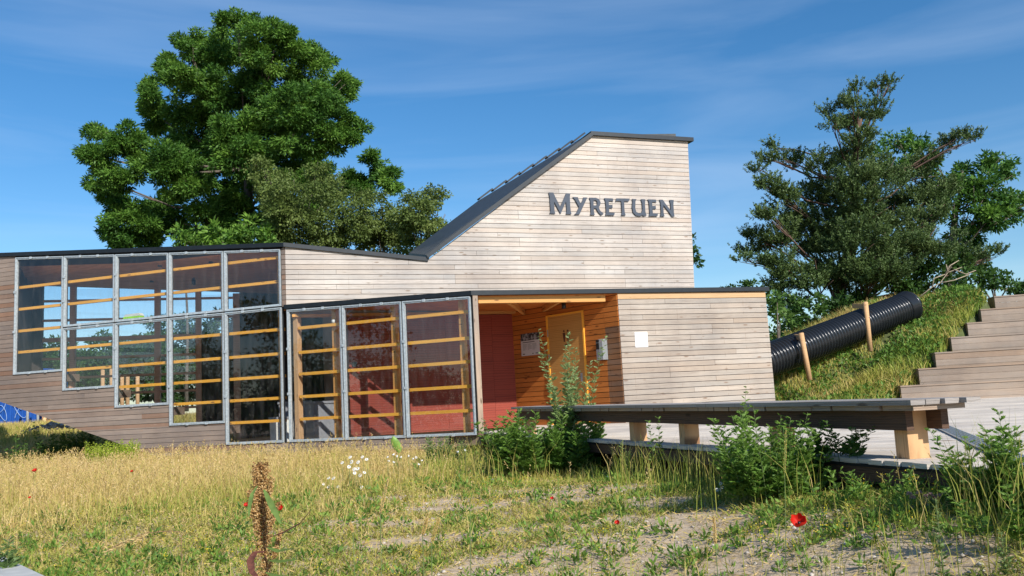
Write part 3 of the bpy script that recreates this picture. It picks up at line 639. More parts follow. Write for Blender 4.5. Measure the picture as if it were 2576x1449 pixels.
ys = np.concatenate([[-1200, -300, -100, -40, -20], np.arange(-10, 60.1, .5), [80, 120, 200, 500, 1600]])
grid_obj('ground', xs, ys, gz, M_['dirt'])
# far turf sheet so that the land beyond the site is green
grid_obj('far_field', np.concatenate([[-1500, -300, -100], np.arange(-60, 61, 4), [100, 300, 1500]]), np.concatenate([np.arange(33, 60, 3), [100, 300, 1500]]), lambda x, y: gz(x, y) + .05, M_['turf'])

# --- mound with the seating steps cut into it
dD = Vector((math.sin(R_(101)), math.cos(R_(101)), 0)); nD = Vector((-dD.y, dD.x, 0))
SC = [(2265, 968.5), (2310, 927), (2352, 888), (2392, 849.5), (2433, 813), (2467, 780), (2501, 746)]
SP = [at_y(X, Y, 27.5 + .78 * k) for k, (X, Y) in enumerate(SC)]
SP = [Vector((p.x, p.y, .5 * (k + 1))) for k, p in enumerate(SP)]
sx_ = np.array([p.x for p in SP]); sy_ = np.array([p.y for p in SP])
QL = (SP[6] - SP[0]).dot(nD); TRD = QL / 6
def mound(x, y):
    x = np.asarray(x, float); y = np.asarray(y, float)
    H = np.interp(x, [4.5, 8, 14, 17, 22, 60], [0, 1.9, 3.9, 4.3, 4.5, 4.6])
    z = -.45 + H * sstep((y - 25.2) / 9) + .06 * np.sin(x * 2.1) * np.sin(y * 1.9)
    pd_ = (x - 8.8) * .504 - (y - 30.0) * .864 - .45; z = z - .85 * np.exp(-(pd_ / 1.15) ** 2) * sstep((17.2 - x) / 2.5)
    # depth behind the foot of the steps, measured square to them
    q = (x - SP[0].x) * nD.x + (y - SP[0].y) * nD.y; al = (x - SP[0].x) * dD.x + (y - SP[0].y) * dD.y
    left = np.interp(q, [0, QL], [0, (SP[6] - SP[0]).dot(dD)])
    cut = (al > left - .22) & (q > -1.5)
    zs = np.where(q < 0, -.4, .5 * np.floor(np.clip(q / TRD, 0, 6.5)) - .30)
    return np.where(cut, np.minimum(z, zs), z)
grid_obj('grass_mound', np.arange(4.5, 45, .25), np.arange(24.5, 60, .25), mound, M_['turf'])
st = thing('seating_steps', 'seven broad wooden seating steps rising into the grassy mound', 'steps', tuple(SP[0] - Vector((0, 0, .5))))
Q0 = (SP[0] - SP[0])
for k in range(7):
    p = SP[k]; L_ = 15.0; z1 = .5 * (k + 1)
    Fk = Frame((p.x, p.y), 101.0)
    for (h0, h1) in ((z1 - .045 - .19, z1 - .045), (z1 - .045 - .385, z1 - .045 - .196), (z1 - .5, z1 - .045 - .391)):
        x = 0
        while x < L_:
            x1 = min(x + random.uniform(3.4, 5.2), L_)
            MB().box(x + .002, x1 - .002, 0 + random.uniform(0, .003), .03, h0, h1).build('riser_board', M_['step'], st, Fk.M); x = x1
    nt_ = 4
    for j in range(nt_):
        MB().box(-.012, L_, -.02 + j * .195, -.02 + j * .195 + .188, z1 - .044, z1).build('tread_board', M_['step'], st, Fk.M)
    MB().box(0.0, .03, .032, .78, z1 - .75, z1 - .046).build('end_board', M_['step'], st, Fk.M)
MB().box(.05, 14.9, .04, .60, 0, .44).build('core', M_['void'], st, Frame((SP[0].x, SP[0].y), 101).M)

# --- deck
E_ = [at_z(2371, 1169, 0), at_z(2036, 1145, 0), at_z(1753, 1116, 0), at_z(1522, 1107, 0)]
ed = Vector((P1.x + .15 - E_[0].x, P1.y - .15 - E_[0].y, 0)).normalized()
ea = Vector((E_[0].x, E_[0].y, 0)) - ed * 4.2; eb = Vector((P1.x + .10, P1.y - .02, 0))
dpoly = [(ea.x, ea.y), (34, ea.y - 5), (34, 25.2), (SP[0].x + .0, SP[0].y + .02), (7.2, 25.6), (INN.x + .02, INN.y - .03), (eb.x + .25, eb.y + .4), (eb.x, eb.y)]
dk = MB().slab([Vector((*p, -.036)) for p in dpoly], .02).build('deck', M_['void'], None); tag(dk, kind='structure')
FD = Frame((0, 0), 101.0); Mi = FD.M.inverted()
loc = [tuple((Mi @ Vector((*p, 0)))[:2]) for p in dpoly]
y = math.floor(min(p[1] for p in loc) / .145) * .145; ymax = max(p[1] for p in loc)
while y < ymax:
    c = clip(clip(loc, lambda p: p[1] - y - .003), lambda p: y + .142 - p[1]); y += .145
    if len(c) < 3: continue
    a = min(p[0] for p in c) ; stub = random.uniform(-.02, .035)
    c = [(p[0] - (stub if p[0] < a + .3 else 0), p[1]) for p in c]
    dz = random.uniform(-.0015, .0015); n = len(c)
    g = MB().slab([Vector((p[0], p[1], dz)) for p in c], .034); g.build('deck_board', M_['deckb'], dk, FD.M)
# edge beam below the board ends
MB().beam(ea - Vector((0, 0, .106)) + Vector((ed.y, -ed.x, 0)) * .03, eb - Vector((0, 0, .106)) + Vector((ed.y, -ed.x, 0)) * .03, .05, .135).build('edge_beam', M_['beam'], dk)
for t in (.05, .2, .35, .5, .65, .8, .95):
    p = ea.lerp(eb, t) + Vector((ed.y, -ed.x, 0)) * .35; g0z = float(gz(p.x, p.y))
    MB().box(p.x - .06, p.x + .06, p.y - .06, p.y + .06, g0z - .2, -.06).build('footing_post', M_['beam'], dk)
# drain
d0, d1 = at_z(2362, 1072, 0), at_z(2560, 1160, 0); dn = (d1 - d0).normalized(); dr_ = thing('drain_channel', 'long grey metal drain channel running across the deck', 'drain', (d0.x, d0.y, .004))
d1 = d1 + dn * 1.5; sd_ = Vector((dn.y, -dn.x, 0))
MB().beam(d0 + Vector((0, 0, .006)), d1 + Vector((0, 0, .006)), .16, .008).build('tray', M_['gasket'], dr_)
for k in (-.075, -.045, -.015, .015, .045, .075): MB().beam(d0 + sd_ * k + Vector((0, 0, .014)), d1 + sd_ * k + Vector((0, 0, .014)), .014, .012).build('bar', M_['steel'], dr_)
# --- long bench at the deck edge
p0 = at_z(2298, 1152, 0); q0_ = at_z(1607, 1109, 0); bd = (q0_ - p0).normalized(); bn = Vector((bd.y, -bd.x, 0))   # bn: to the right
far = at_z(1300, 1068, 0)
BL = min((far - p0).length, 10.3)
azb = math.degrees(math.atan2(bd.x, bd.y)); BF = Frame((p0.x, p0.y), azb); BF.M = BF.M @ Matrix.Rotation(-math.atan(.0065), 4, 'Y')    # x away from camera, y to the left
bench = thing('timber_bench', 'long weathered timber bench on thick legs along the edge of the deck', 'bench', (p0.x, p0.y, 0))
x0 = -.34
for j, (yy, nm) in enumerate(((.19, 0), (.065, 0), (-.06, 0), (-.185, 0))):
    x = x0 + (0, .0, -.04, -.10)[j]; c_ = M_['bench']
    while x < BL:
        x1 = min(x + random.uniform(3.2, 4.6), BL); MB().box(x, x1 - .004, yy - .059, yy + .059, .391 + random.uniform(-.002, .002), .426).build('top_board', c_, bench, BF.M); x = x1
x = x0 + .02
while x < BL - .3:
    wd = random.choice((.30, .34, .42, .27)); wd = min(wd, BL - x)
    MB().box(x, x + wd - .014, -.215 + random.uniform(-.02, .02), .225 + random.uniform(-.012, .008), .352, .389).build('joist', M_['porch'], bench, BF.M); x += wd
MB().box(-.15, BL, .09, .15, .208, .350).build('beam', M_['beam'], bench, BF.M)
MB().box(-.22, BL, -.15, -.09, .208, .350).build('beam', M_['beam'], bench, BF.M)
for X, Y in ((2298, 1152), (2022, 1128), (1765, 1115), (1607, 1109), (1450, 1085), (1345, 1072)):
    t = (at_z(X, Y, 0) - p0).dot(bd)
    if t > BL - .1: continue
    MB().box(-.0065 * t, .35, -.088, .088, -(t + .07), -(t - .07)).build('leg', M_['leg'], bench, BF.M @ UPR)
# --- concrete path corner, lower left
a_, b_ = at_z(-40, 1378, -.50), at_z(175, 1478, -.50); dv = (b_ - a_).normalized(); nv = Vector((dv.y, -dv.x, 0)); nv = nv if nv.y < 0 else -nv
pth = MB().slab([a_ - dv * 3, b_ + dv * 3, b_ + dv * 3 + nv * 1.6, a_ - dv * 3 + nv * 1.6], .12).build('path', M_['concrete']); tag(pth, kind='structure')
for k in range(8):
    pass

# ================================================================== PIPE, POSTS AND ODD THINGS BEHIND
pA, pB = at_y(1950, 900, 30.0), at_y(2284, 772, 33.5); pdv = (pB - pA).normalized(); pA = pA - pdv * 1.6
pipe = thing('drainage_pipe_slide', 'large black corrugated plastic pipe lying up the grassy mound', 'pipe', tuple(pA))
Lp = (pB - pA).length; rr = .56; pts = []; rad = []; x = 0; pitch = .15
M_['pipe'] = plain('black_plastic', (.016, .018, .021), .24, 0, .1, 3)
qz = pdv.to_track_quat('Z', 'Y').to_matrix().to_4x4(); PM = Matrix.Translation(pA) @ qz
def lathe(prof, k=40):
    g = MB(); vs = []; n = len(prof)
    for r, z in prof:
        for j in range(k): a = 2 * math.pi * j / k; vs.append((r * math.cos(a), r * math.sin(a), z))
    g.add(vs, [(i * k + j, i * k + (j + 1) % k, (i + 1) * k + (j + 1) % k, (i + 1) * k + j) for i in range(n - 1) for j in range(k)], True); return g
prof = []; z = 0
while z < Lp - .55:
    prof += [(rr - .065, z), (rr - .06, z + .02), (rr - .01, z + .035), (rr + .005, z + .065), (rr - .005, z + .095), (rr - .055, z + .12)]; z += pitch
lathe(prof).build('corrugated_body', M_['pipe'], pipe, PM)
ze_ = z
lathe([(rr - .05, ze_), (rr + .02, ze_ + .02), (rr + .02, Lp - .10), (rr + .05, Lp - .09), (rr + .05, Lp), (rr - .03, Lp), (rr - .05, Lp - .03), (rr - .05, ze_ - .6)]).build('end_collar', M_['pipe'], pipe, PM)
lathe([(rr - .052, Lp - .62), (.01, Lp - .62)]).build('bore_shade', M_['void'], pipe, PM)  # black disc stands in for the shade deep in the pipe
for j, (a, b, c, lb) in enumerate((((2015, 838), (2030, 918), (1991, 845), 'round wooden post with a short board, lower of the two holding the black pipe'),
                                   ((2177, 760), (2186, 848), (2148, 769), 'round wooden post with a short board, upper of the two holding the black pipe'))):
    y_ = 29.6 + j * 2.0; ta, tb_ = at_y(*a, y_), at_y(*b, y_ - .1); t = thing('support_post', lb, 'post', tuple(tb_), 0, 'posts holding the pipe')
    MB().tube([tb_ - (ta - tb_).normalized() * .5, ta], .085, 12).build('post', M_['leg'], t)
    tc_ = at_y(*c, y_ + 1.1); tt = ta - Vector((0, 0, .14)); MB().beam(tt + Vector((-.0, .1, 0)), tc_ + Vector((0, .1, 0)), .06, .17).build('cross_board', M_['leg'], t)
# blue container with pale scribbles, far left
M_['blue'] = plain('blue_container_paint', (.012, .085, .36), .5, 0, .15, 2); M_['scrib'] = plain('pale_blue_spray', (.25, .38, .62), .7)
ca, cb2 = at_y(-120, 1064, 42), at_y(104, 1066, 42)
ct = thing('blue_container', 'blue shipping container with pale spray scribbles, partly hidden at far left', 'container', (ca.x, 42, ca.z - .3))
MB().box(ca.x, cb2.x, 42, 44.4, ca.z - .3, ca.z + 2.3).build('body', M_['blue'], ct)
for k in range(22):
    xx = ca.x + .1 + (cb2.x - ca.x - .2) * k / 21; MB().box(xx - .045, xx + .045, 41.95, 41.999, ca.z - .25, ca.z + 2.25).build('corrugation', M_['blue'], ct)
for k in range(3):
    pts = []; cx = cb2.x - 3.0 + k * .95; 
    for i in range(26): t_ = i / 25; pts.append((cx + .42 * math.sin(t_ * 9 + k) * (1 - .3 * t_) + .2 * t_, 41.93, ca.z + .55 + .35 * math.sin(t_ * 13 + 2 * k) + .25 * math.cos(t_ * 4)))
    MB().tube(pts, .016, 5).build('scribble', M_['scrib'], ct)
M_['palegrey'] = plain('pale_grey_metal', (.55, .58, .6), .4, .3)
for X, lb in ((69, 'thin pale metal pole left of its twin by the blue container'), (95, 'thin pale metal pole right of its twin by the blue container')):
    q = at_y(X, 1066, 39.5); t = MB().tube([(q.x, q.y, q.z - .5), (q.x, q.y, q.z + 2.2)], .055, 10).build('metal_pole', M_['palegrey']); tag(t, lb, 'pole', 'pale poles by the container')
def board_mat():
    m, t, b, o = newmat('painted_mural_board'); c = nd(t, 'ShaderNodeTexCoord'); mp_ = nd(t, 'ShaderNodeMapping'); mp_.inputs['Scale'].default_value = (2.2, 1, .8); n = nd(t, 'ShaderNodeTexNoise', Scale=1.6, Detail=2.0, Distortion=1.2)
    t.links.new(c.outputs['Object'], mp_.inputs[0]); t.links.new(mp_.outputs[0], n.inputs[0]); r = ramp(t, n.outputs[0], [(.38, (.04, .03, .03)), (.45, (.55, .22, .08)), (.52, (.72, .62, .38)), (.6, (.75, .50, .12)), (.68, (.30, .30, .12))])
    t.links.new(r, b.inputs['Base Color']); return m
ma, mb_ = at_y(106, 1066, 41), at_y(176, 1072, 41)
mu = thing('painted_board', 'orange and yellow painted board standing right of the pale poles', 'painted board', (ma.x, 41, ma.z - .3)); MB().box(ma.x, mb_.x, 41, 41.08, ma.z - .3, ma.z + 1.6).build('board', board_mat(), mu); MB().box(ma.x, mb_.x, 40.9, 41.2, ma.z - .3, ma.z - .05).build('foot', M_['blue'], mu)
# pale rubble heap in front of it
hp = at_y(128, 1086, 31); v = []; g = MB()
for i in range(90):
    a, r_ = random.uniform(0, 6.28), random.random() ** .6
    x_, y_ = hp.x + math.cos(a) * r_ * 1.1, hp.y + math.sin(a) * r_ * 1.0; s_ = random.uniform(.07, .2) * (1.15 - r_); zz = hp.z + .05 + (1 - r_) * .22
    vs = [Vector((random.gauss(0, 1), random.gauss(0, 1), random.gauss(0, 1))).normalized() * s_ * random.uniform(.7, 1.1) for _ in range(8)]
    g.add([(x_ + q.x, y_ + q.y, zz + q.z * .6) for q in vs], [(0, 1, 2), (0, 2, 3), (0, 3, 4), (0, 4, 5), (5, 6, 7), (1, 6, 2), (3, 7, 4), (1, 5, 6), (2, 7, 3), (0, 6, 7)])
o = g.build('rubble', plain('pale_rubble', (.5, .48, .44), .9)); tag(o, 'heap of pale broken stone in the dark gap under the wing', 'rubble', kind='stuff')
# stakes and blue box seen through the wing
for j, (X, h) in enumerate(((307, 948), (321, 946), (346, 946), (258, 930), (280, 928))):
    q = at_y(X, 1035, 36); tp = at_y(X, h, 36); t = MB().tube([(q.x, q.y, q.z - .5), (q.x, q.y, tp.z)], .075, 9).build('wooden_stake', M_['leg'])
    tag(t, ['pale wooden stake seen through the third pane, leftmost there', 'middle wooden stake of three seen through the third pane', 'rightmost wooden stake of three seen through the third pane', 'wooden stake seen through the second pane, left one', 'wooden stake seen through the second pane beside the mullion'][j], 'stake', 'wooden stakes behind the building')
q = at_y(93, 936, 31); t = thing('blue_crate', 'small blue lidded crate seen at the foot of the first pane', 'crate', tuple(q)); M_['blue2'] = plain('blue_plastic', (.02, .10, .42), .4)
MB().box(q.x - .2, q.x + .35, 31, 31.4, q.z - .3, q.z + .06).build('base', M_['blue2'], t); MB().box(q.x - .23, q.x + .38, 30.97, 31.43, q.z + .062, q.z + .11).build('lid', M_['blue2'], t)
# ================================================================== VEGETATION
def leafmat(name, stops, trans=.35, rough=.55):
    m, t, b, o = newmat(name); L = t.links.new
    at = nd(t, 'ShaderNodeAttribute'); at.attribute_name = 'tint'
    col = ramp(t, at.outputs['Fac'], stops); L(col, b.inputs['Base Color']); b.inputs['Roughness'].default_value = rough; b.inputs['Specular IOR Level'].default_value = .3
    tl = nd(t, 'ShaderNodeBsdfTranslucent'); L(col, tl.inputs[0]); ms = nd(t, 'ShaderNodeMixShader'); ms.inputs[0].default_value = trans
    L(b.outputs[0], ms.inputs[1]); L(tl.outputs[0], ms.inputs[2]); L(ms.outputs[0], o.inputs[0]); return m
V_ = {
 'ash': leafmat('ash_leaves', [(0, (.036, .105, .018)), (.5, (.085, .195, .028)), (1, (.19, .34, .05))]),
 'birch': leafmat('birch_leaves', [(0, (.060, .10, .022)), (.5, (.125, .18, .040)), (1, (.21, .27, .070))]),
 'pine': leafmat('pine_needles', [(0, (.034, .068, .018)), (.5, (.078, .130, .034)), (1, (.16, .225, .070))], .15),
 'bush': leafmat('bush_leaves', [(0, (.028, .075, .016)), (.5, (.060, .135, .026)), (1, (.13, .23, .045))]),
 'herb': leafmat('herb_leaves', [(0, (.060, .135, .022)), (.5, (.14, .26, .038)), (1, (.28, .41, .075))]),
 'silver': leafmat('silvery_herb_leaves', [(0, (.12, .20, .05)), (.5, (.24, .33, .11)), (1, (.42, .48, .26))]),
 'lime': leafmat('lime_leaves', [(0, (.16, .26, .02)), (.5, (.30, .42, .03)), (1, (.45, .55, .06))]),
 'grass': leafmat('meadow_blades', [(0, (.12, .21, .024)), (.25, (.23, .31, .042)), (.45, (.42, .41, .08)), (.62, (.56, .45, .14)), (.8, (.66, .48, .19)), (1, (.74, .55, .28))], .3),
 'dock': leafmat('dock_seeds', [(0, (.16, .06, .022)), (.45, (.38, .20, .07)), (.8, (.55, .36, .14)), (1, (.62, .45, .22))], .2),
 'red': leafmat('poppy_petals', [(0, (.55, .012, .005)), (1, (.80, .03, .012))], .35),
 'petal': leafmat('daisy_petals', [(0, (.80, .80, .78)), (1, (.88, .88, .86))], .2),
 'yellow': leafmat('yellow_florets', [(0, (.60, .40, .02)), (1, (.75, .62, .03))], .2),
 'pink': leafmat('clover_heads', [(0, (.42, .25, .22)), (1, (.62, .42, .38))], .2),
 'purple': leafmat('purple_florets', [(0, (.30, .09, .45)), (1, (.45, .16, .62))], .2),
 'bluef': leafmat('blue_florets', [(0, (.08, .06, .5)), (1, (.12, .1, .6))], .2)}
M_['bark'] = plain('grey_bark', (.13, .105, .08), .9, 0, .3, 9, .5); M_['pinebark'] = plain('pine_bark', (.11, .065, .045), .9, 0, .35, 8, .6)
M_['stem'] = plain('green_stem', (.12, .17, .05), .7, 0, .2, 20); M_['drystem'] = plain('brown_stem', (.25, .14, .07), .8, 0, .2, 20); M_['deadwood'] = plain('bare_branch', (.34, .27, .19), .9, 0, .2, 9)
def npmesh(name, v, quads=None, tris=None, tint=None):
    me = bpy.data.meshes.new(name); v = np.asarray(v, np.float32); me.vertices.add(len(v)); me.vertices.foreach_set('co', v.ravel())
    idx = []; tot = []
    if quads is not None and len(quads): idx.append(np.asarray(quads, np.int32).ravel()); tot.append(np.full(len(quads), 4, np.int32))
    if tris is not None and len(tris): idx.append(np.asarray(tris, np.int32).ravel()); tot.append(np.full(len(tris), 3, np.int32))
    idx = np.concatenate(idx); tot = np.concatenate(tot); me.loops.add(len(idx)); me.loops.foreach_set('vertex_index', idx)
    me.polygons.add(len(tot)); me.polygons.foreach_set('loop_start', np.concatenate([[0], np.cumsum(tot)[:-1]]).astype(np.int32)); me.polygons.foreach_set('loop_total', tot)
    if tint is not None:
        a = me.attributes.new('tint', 'FLOAT', 'POINT'); a.data.foreach_set('value', np.clip(tint, 0, 1).astype(np.float32))
    me.update(calc_edges=True); return me
def unit(a): return a / np.maximum(np.linalg.norm(a, axis=-1, keepdims=True), 1e-9)
def rdir(n): return unit(rng.normal(size=(n, 3)))
class Leaves:                                 # diamond-shaped leaves
    def __init__(s): s.v = []; s.t = []
    def add(s, P, D, L, W, tint, curl=.0):
        P = np.asarray(P); n = len(P); D = unit(np.asarray(D)); L = np.broadcast_to(L, n)[:, None]; W = np.broadcast_to(W, n)[:, None]
        sd = unit(np.cross(D, rdir(n))); nn = np.cross(sd, D)
        mid = P + D * L * .45 + nn * L * curl
        s.v.append(np.stack([P, mid + sd * W / 2, P + D * L, mid - sd * W / 2], 1)); s.t.append(np.repeat(np.broadcast_to(tint, n), 4))
    def build(s, name, m, parent=None):
        v = np.concatenate(s.v).reshape(-1, 3); q = np.arange(len(v)).reshape(-1, 4)
        me = npmesh(name, v, q, None, np.concatenate(s.t)); me.materials.append(m); return link(bpy.data.objects.new(name, me), parent)
class Blades:
    def __init__(s): s.v = []; s.t = []
    def add(s, P, h, w, lean, tint, tiptint=0):
        P = np.asarray(P, float); n = len(P); a = rng.uniform(0, 2 * np.pi, n); h = np.broadcast_to(h, n); w = np.broadcast_to(w, n); lean = np.broadcast_to(lean, n)
        d = np.stack([np.cos(a), np.sin(a), 0 * a], 1); b = rng.uniform(0, np.pi, n); sd = np.stack([np.cos(b), np.sin(b), 0 * b], 1) * (w / 2)[:, None]
        up_ = np.array([0, 0, 1.0]); m1 = P + up_ * (h * .55)[:, None] + d * (lean * h * .3)[:, None]; tp = P + up_ * (h * (1 - .25 * lean))[:, None] + d * (lean * h)[:, None]
        s.v.append(np.stack([P - sd, P + sd, m1 + sd * .8, m1 - sd * .8, tp], 1)); tn = np.broadcast_to(tint, n); s.t.append(np.stack([tn, tn, tn + tiptint * .5, tn + tiptint * .5, tn + tiptint], 1).ravel())
    def build(s, name, m, parent=None):
        v = np.concatenate(s.v); n = len(v); v = v.reshape(-1, 3); b = np.arange(n)[:, None] * 5
        me = npmesh(name, v, b + np.array([0, 1, 2, 3]), b + np.array([3, 2, 4]), np.concatenate(s.t)); me.materials.append(m); return link(bpy.data.objects.new(name, me), parent)

def px3(X, Y, d): return at_y(X, Y, d)
def lobes3(lobes, d, dr, seed=1):
    r_ = random.Random(seed); o = []; cx = sum(l[0] for l in lobes) / len(lobes); cy = sum(l[1] for l in lobes) / len(lobes); mr = max(math.hypot(l[0] - cx, l[1] - cy) for l in lobes)
    for X, Y, r in lobes:
        e = math.sqrt(max(.08, 1 - (math.hypot(X - cx, Y - cy) / mr) ** 2)); c = px3(X, Y, d + r_.uniform(-1, .7) * dr * e); o.append((np.array(c), r * d / FPX))
    return o
def crown(lobes, clumps, per, leaf, spread, tint0=.5, outward=.7, droop=.0, size_clump=.55, fill=1.0):
    """each lobe carries boughs; each bough is a cluster of leaf sprays, lighter or darker and pointing outwards"""
    lv = Leaves()
    for c, r in lobes:
        nb = max(3, int(4 + 5.5 * r * r)); bd = rdir(nb); br = r * rng.uniform(.45, 1.08, nb); bc = c + bd * br[:, None]; bs = (r * rng.uniform(.16, .34, nb) + .12) * fill
        nC = max(6, int(clumps * r * r)); w_ = bs ** 2; bi = rng.choice(nb, nC, p=w_ / w_.sum()); off0 = rdir(nC) * (bs[bi] * rng.uniform(.2, 1.0, nC) ** .5)[:, None]; off0[:, 2] *= .65
        cc = bc[bi] + off0; d = unit(bd[bi] * .8 + unit(off0)); bt = tint0 + rng.normal(0, .15, nb); ct = bt[bi] + rng.normal(0, .08, nC)
        k = rng.integers(int(per * .6), int(per * 1.4), nC); P = np.repeat(cc, k, 0); dd = np.repeat(d, k, 0); tt = np.repeat(ct, k); n = len(P)
        off = rdir(n) * (rng.uniform(0, 1, n) ** .5 * size_clump * .45 * spread)[:, None]; off[:, 2] *= .7
        D = dd * outward + unit(off) * .6 + rdir(n) * .55; D[:, 2] -= droop
        lv.add(P + off, D, leaf[0] * rng.uniform(.6, 1.25, n), leaf[1] * rng.uniform(.7, 1.2, n), tt + rng.normal(0, .13, n), .08)
    return lv
def limbs(name, m, parent, base, top, lobes, r0, seed=3, sub=2, frac=1.0, k=7):
    r_ = random.Random(seed); g = MB(); base, top = Vector(base), Vector(top); pts = [base.lerp(top, i / 7) + Vector((r_.uniform(-.15, .15), r_.uniform(-.15, .15), 0)) * (i > 0) * (r0 * 4) for i in range(8)]
    tk = MB().tube(pts, [r0 * (1.15 - .12 * i) for i in range(8)], 10).build(name, m, parent)
    for c, r in lobes:
        if r_.random() > frac: continue
        c = Vector(c); t = max(.1, min(.95, ((c.z - r * 1.6) - base.z) / (top.z - base.z))); a = pts[min(7, int(t * 7))]
        mid = a.lerp(c, .5) + Vector((0, 0, -.08 * (c - a).length)); ps = [a, a.lerp(mid, .6), mid, mid.lerp(c, .55) + Vector((0, 0, .1)), c]
        rb_ = r0 * .32 * (1.1 - .5 * t); g.tube(ps, [rb_, rb_ * .8, rb_ * .6, rb_ * .4, rb_ * .15], k - 2)
        for _ in range(sub):
            e = c + Vector((r_.gauss(0, 1), r_.gauss(0, 1), r_.gauss(.3, 1))).normalized() * r * .85; s_ = mid.lerp(c, r_.uniform(.1, .8)); g.tube([s_, s_.lerp(e, .5) + Vector((0, 0, .06)), e], [rb_ * .35, rb_ * .22, .012], 4)
    if g.v: g.build('limbs', m, parent)
    return tk

# --- the big ash behind the wing
ash = [(600,110,70),(480,110,36),(430,168,32),(372,222,26),(800,140,36),(868,200,26),(880,322,30),(850,262,36),(245,335,26),(228,392,24),(520,150,55),(690,125,65),(770,180,60),(835,225,42),(560,225,85),(660,240,95),(760,300,85),(470,215,42),(430,185,24),(395,290,55),(500,330,80),(620,370,90),(720,395,85),(832,335,50),(375,240,24),
 (300,350,45),(262,395,42),(250,455,36),(325,420,62),(430,430,78),(540,460,88),(300,515,48),(335,565,58),(420,545,70),(520,555,75),(640,500,85),(740,480,70),(850,440,46),(935,395,20),(950,425,22),(900,470,34),(975,455,32),(318,600,40),(600,48,20),(560,70,26),(710,75,26),(470,120,22),(868,215,20),(870,290,22),(252,340,16),(600,600,45),(700,580,45),(290,590,28),(370,600,30)]
T = thing('ash_tree', 'huge leafy green ash tree rising behind the glazed wing', 'tree', tuple(px3(590, 1030, 46)))
L3 = lobes3(ash, 45, 4.2, 5)
crown(L3, 230, 25, (.21, .078), 1.0, .56, .5, .12, .50, 1.25).build('crown', V_['ash'], T)
limbs('trunk', M_['bark'], T, px3(588, 1045, 46), px3(640, 330, 46), L3, .42, 4, 3, .55)
# --- birches right of it
birch1 = [(690,470,48),(750,500,62),(830,480,42),(800,560,58),(720,560,55),(880,540,55),(660,420,24),(860,610,42),(760,610,40),(800,430,26),(680,610,34)]
birch2 = [(945,535,48),(985,580,46),(940,610,40),(1000,625,36),(905,500,24)]
birch3 = [(1050,535,42),(1095,505,30),(1108,560,30),(1060,590,40),(1030,560,38),(1115,490,12),(1075,620,26),(1040,500,20)]
for bl_, X, lb, dd in ((birch1, 740, 'olive green fine-leaved tree standing in front of the huge ash', 38), (birch2, 950, 'slim fine-leaved tree between the huge ash and the sloping roof', 39), (birch3, 1062, 'small airy fine-leaved tree whose top sticks up beside the sloping roof', 37)):
    T = thing('birch_tree', lb, 'tree', tuple(px3(X, 1030, dd)), 0, 'fine-leaved trees behind the building')
    L3 = lobes3(bl_, dd, 1.6, X); crown(L3, 300, 17, (.13, .075), .8, .62, .4, .35, .6, 1.7).build('crown', V_['birch'], T)
    limbs('trunk', M_['bark'], T, px3(X, 1040, dd), px3(X + 15, 520, dd), L3, .13, X, 3)
# bright saplings in front of the ash trunk
for X, Y, r, lb in ((470, 592, 38, 'bright green sapling in front of the ash, left one'), (560, 600, 40, 'bright green sapling in front of the ash, under the middle of its crown'), (640, 585, 42, 'bright green sapling in front of the ash, beside the olive tree')):
    T = thing('sapling', lb, 'sapling', tuple(px3(X, 1030, 36)), 0, 'saplings in front of the ash'); L3 = [(np.array(px3(X + a, Y + b, 36)), q * 36 / FPX) for a, b, q in ((0, 0, r), (-r * .7, r * .5, r * .7), (r * .7, r * .4, r * .7))]
    crown(L3, 60, 16, (.26, .10), .9, .8, .5, .1).build('crown', V_['ash'], T); limbs('trunk', M_['bark'], T, px3(X, 1035, 36), px3(X, Y, 36), L3, .07, X, 2)
# --- pine on the right
pine = [(2100,560,60),(2230,560,70),(2150,460,55),(2320,580,55),(2200,690,60),(2080,620,60),(2160,320,26),(2250,640,60),(2350,540,45),(2000,560,50),(2145,262,30),(2160,225,17),(2215,228,22),(2238,212,13),(2130,310,34),(2195,285,36),(2078,282,15),(2092,318,20),(1928,400,22),(1948,372,14),(1965,400,16),(2000,415,30),(2070,420,45),(2150,400,50),(2160,350,38),(2230,440,55),(2330,420,42),(2390,375,28),(2420,345,20),(2448,350,14),(1905,430,14),(1935,470,34),(1975,500,45),(2060,500,70),(2170,500,80),(2290,510,70),(2370,480,45),
 (1930,545,34),(1905,600,32),(1885,635,26),(1870,655,16),(1960,600,55),(2050,610,75),(2160,610,80),(2270,620,75),(2350,620,58),(2420,650,42),(2465,650,30),(2500,640,16),(1965,665,50),(2045,700,62),(2130,700,70),(2210,690,58),(1960,720,40),(1985,770,42),(2280,680,40)]
T = thing('pine_tree', 'dark spreading pine tree behind the black pipe on the mound', 'tree', tuple(px3(2112, 800, 40)))
L3 = lobes3(pine, 39, 2.6, 9); lv = Leaves()
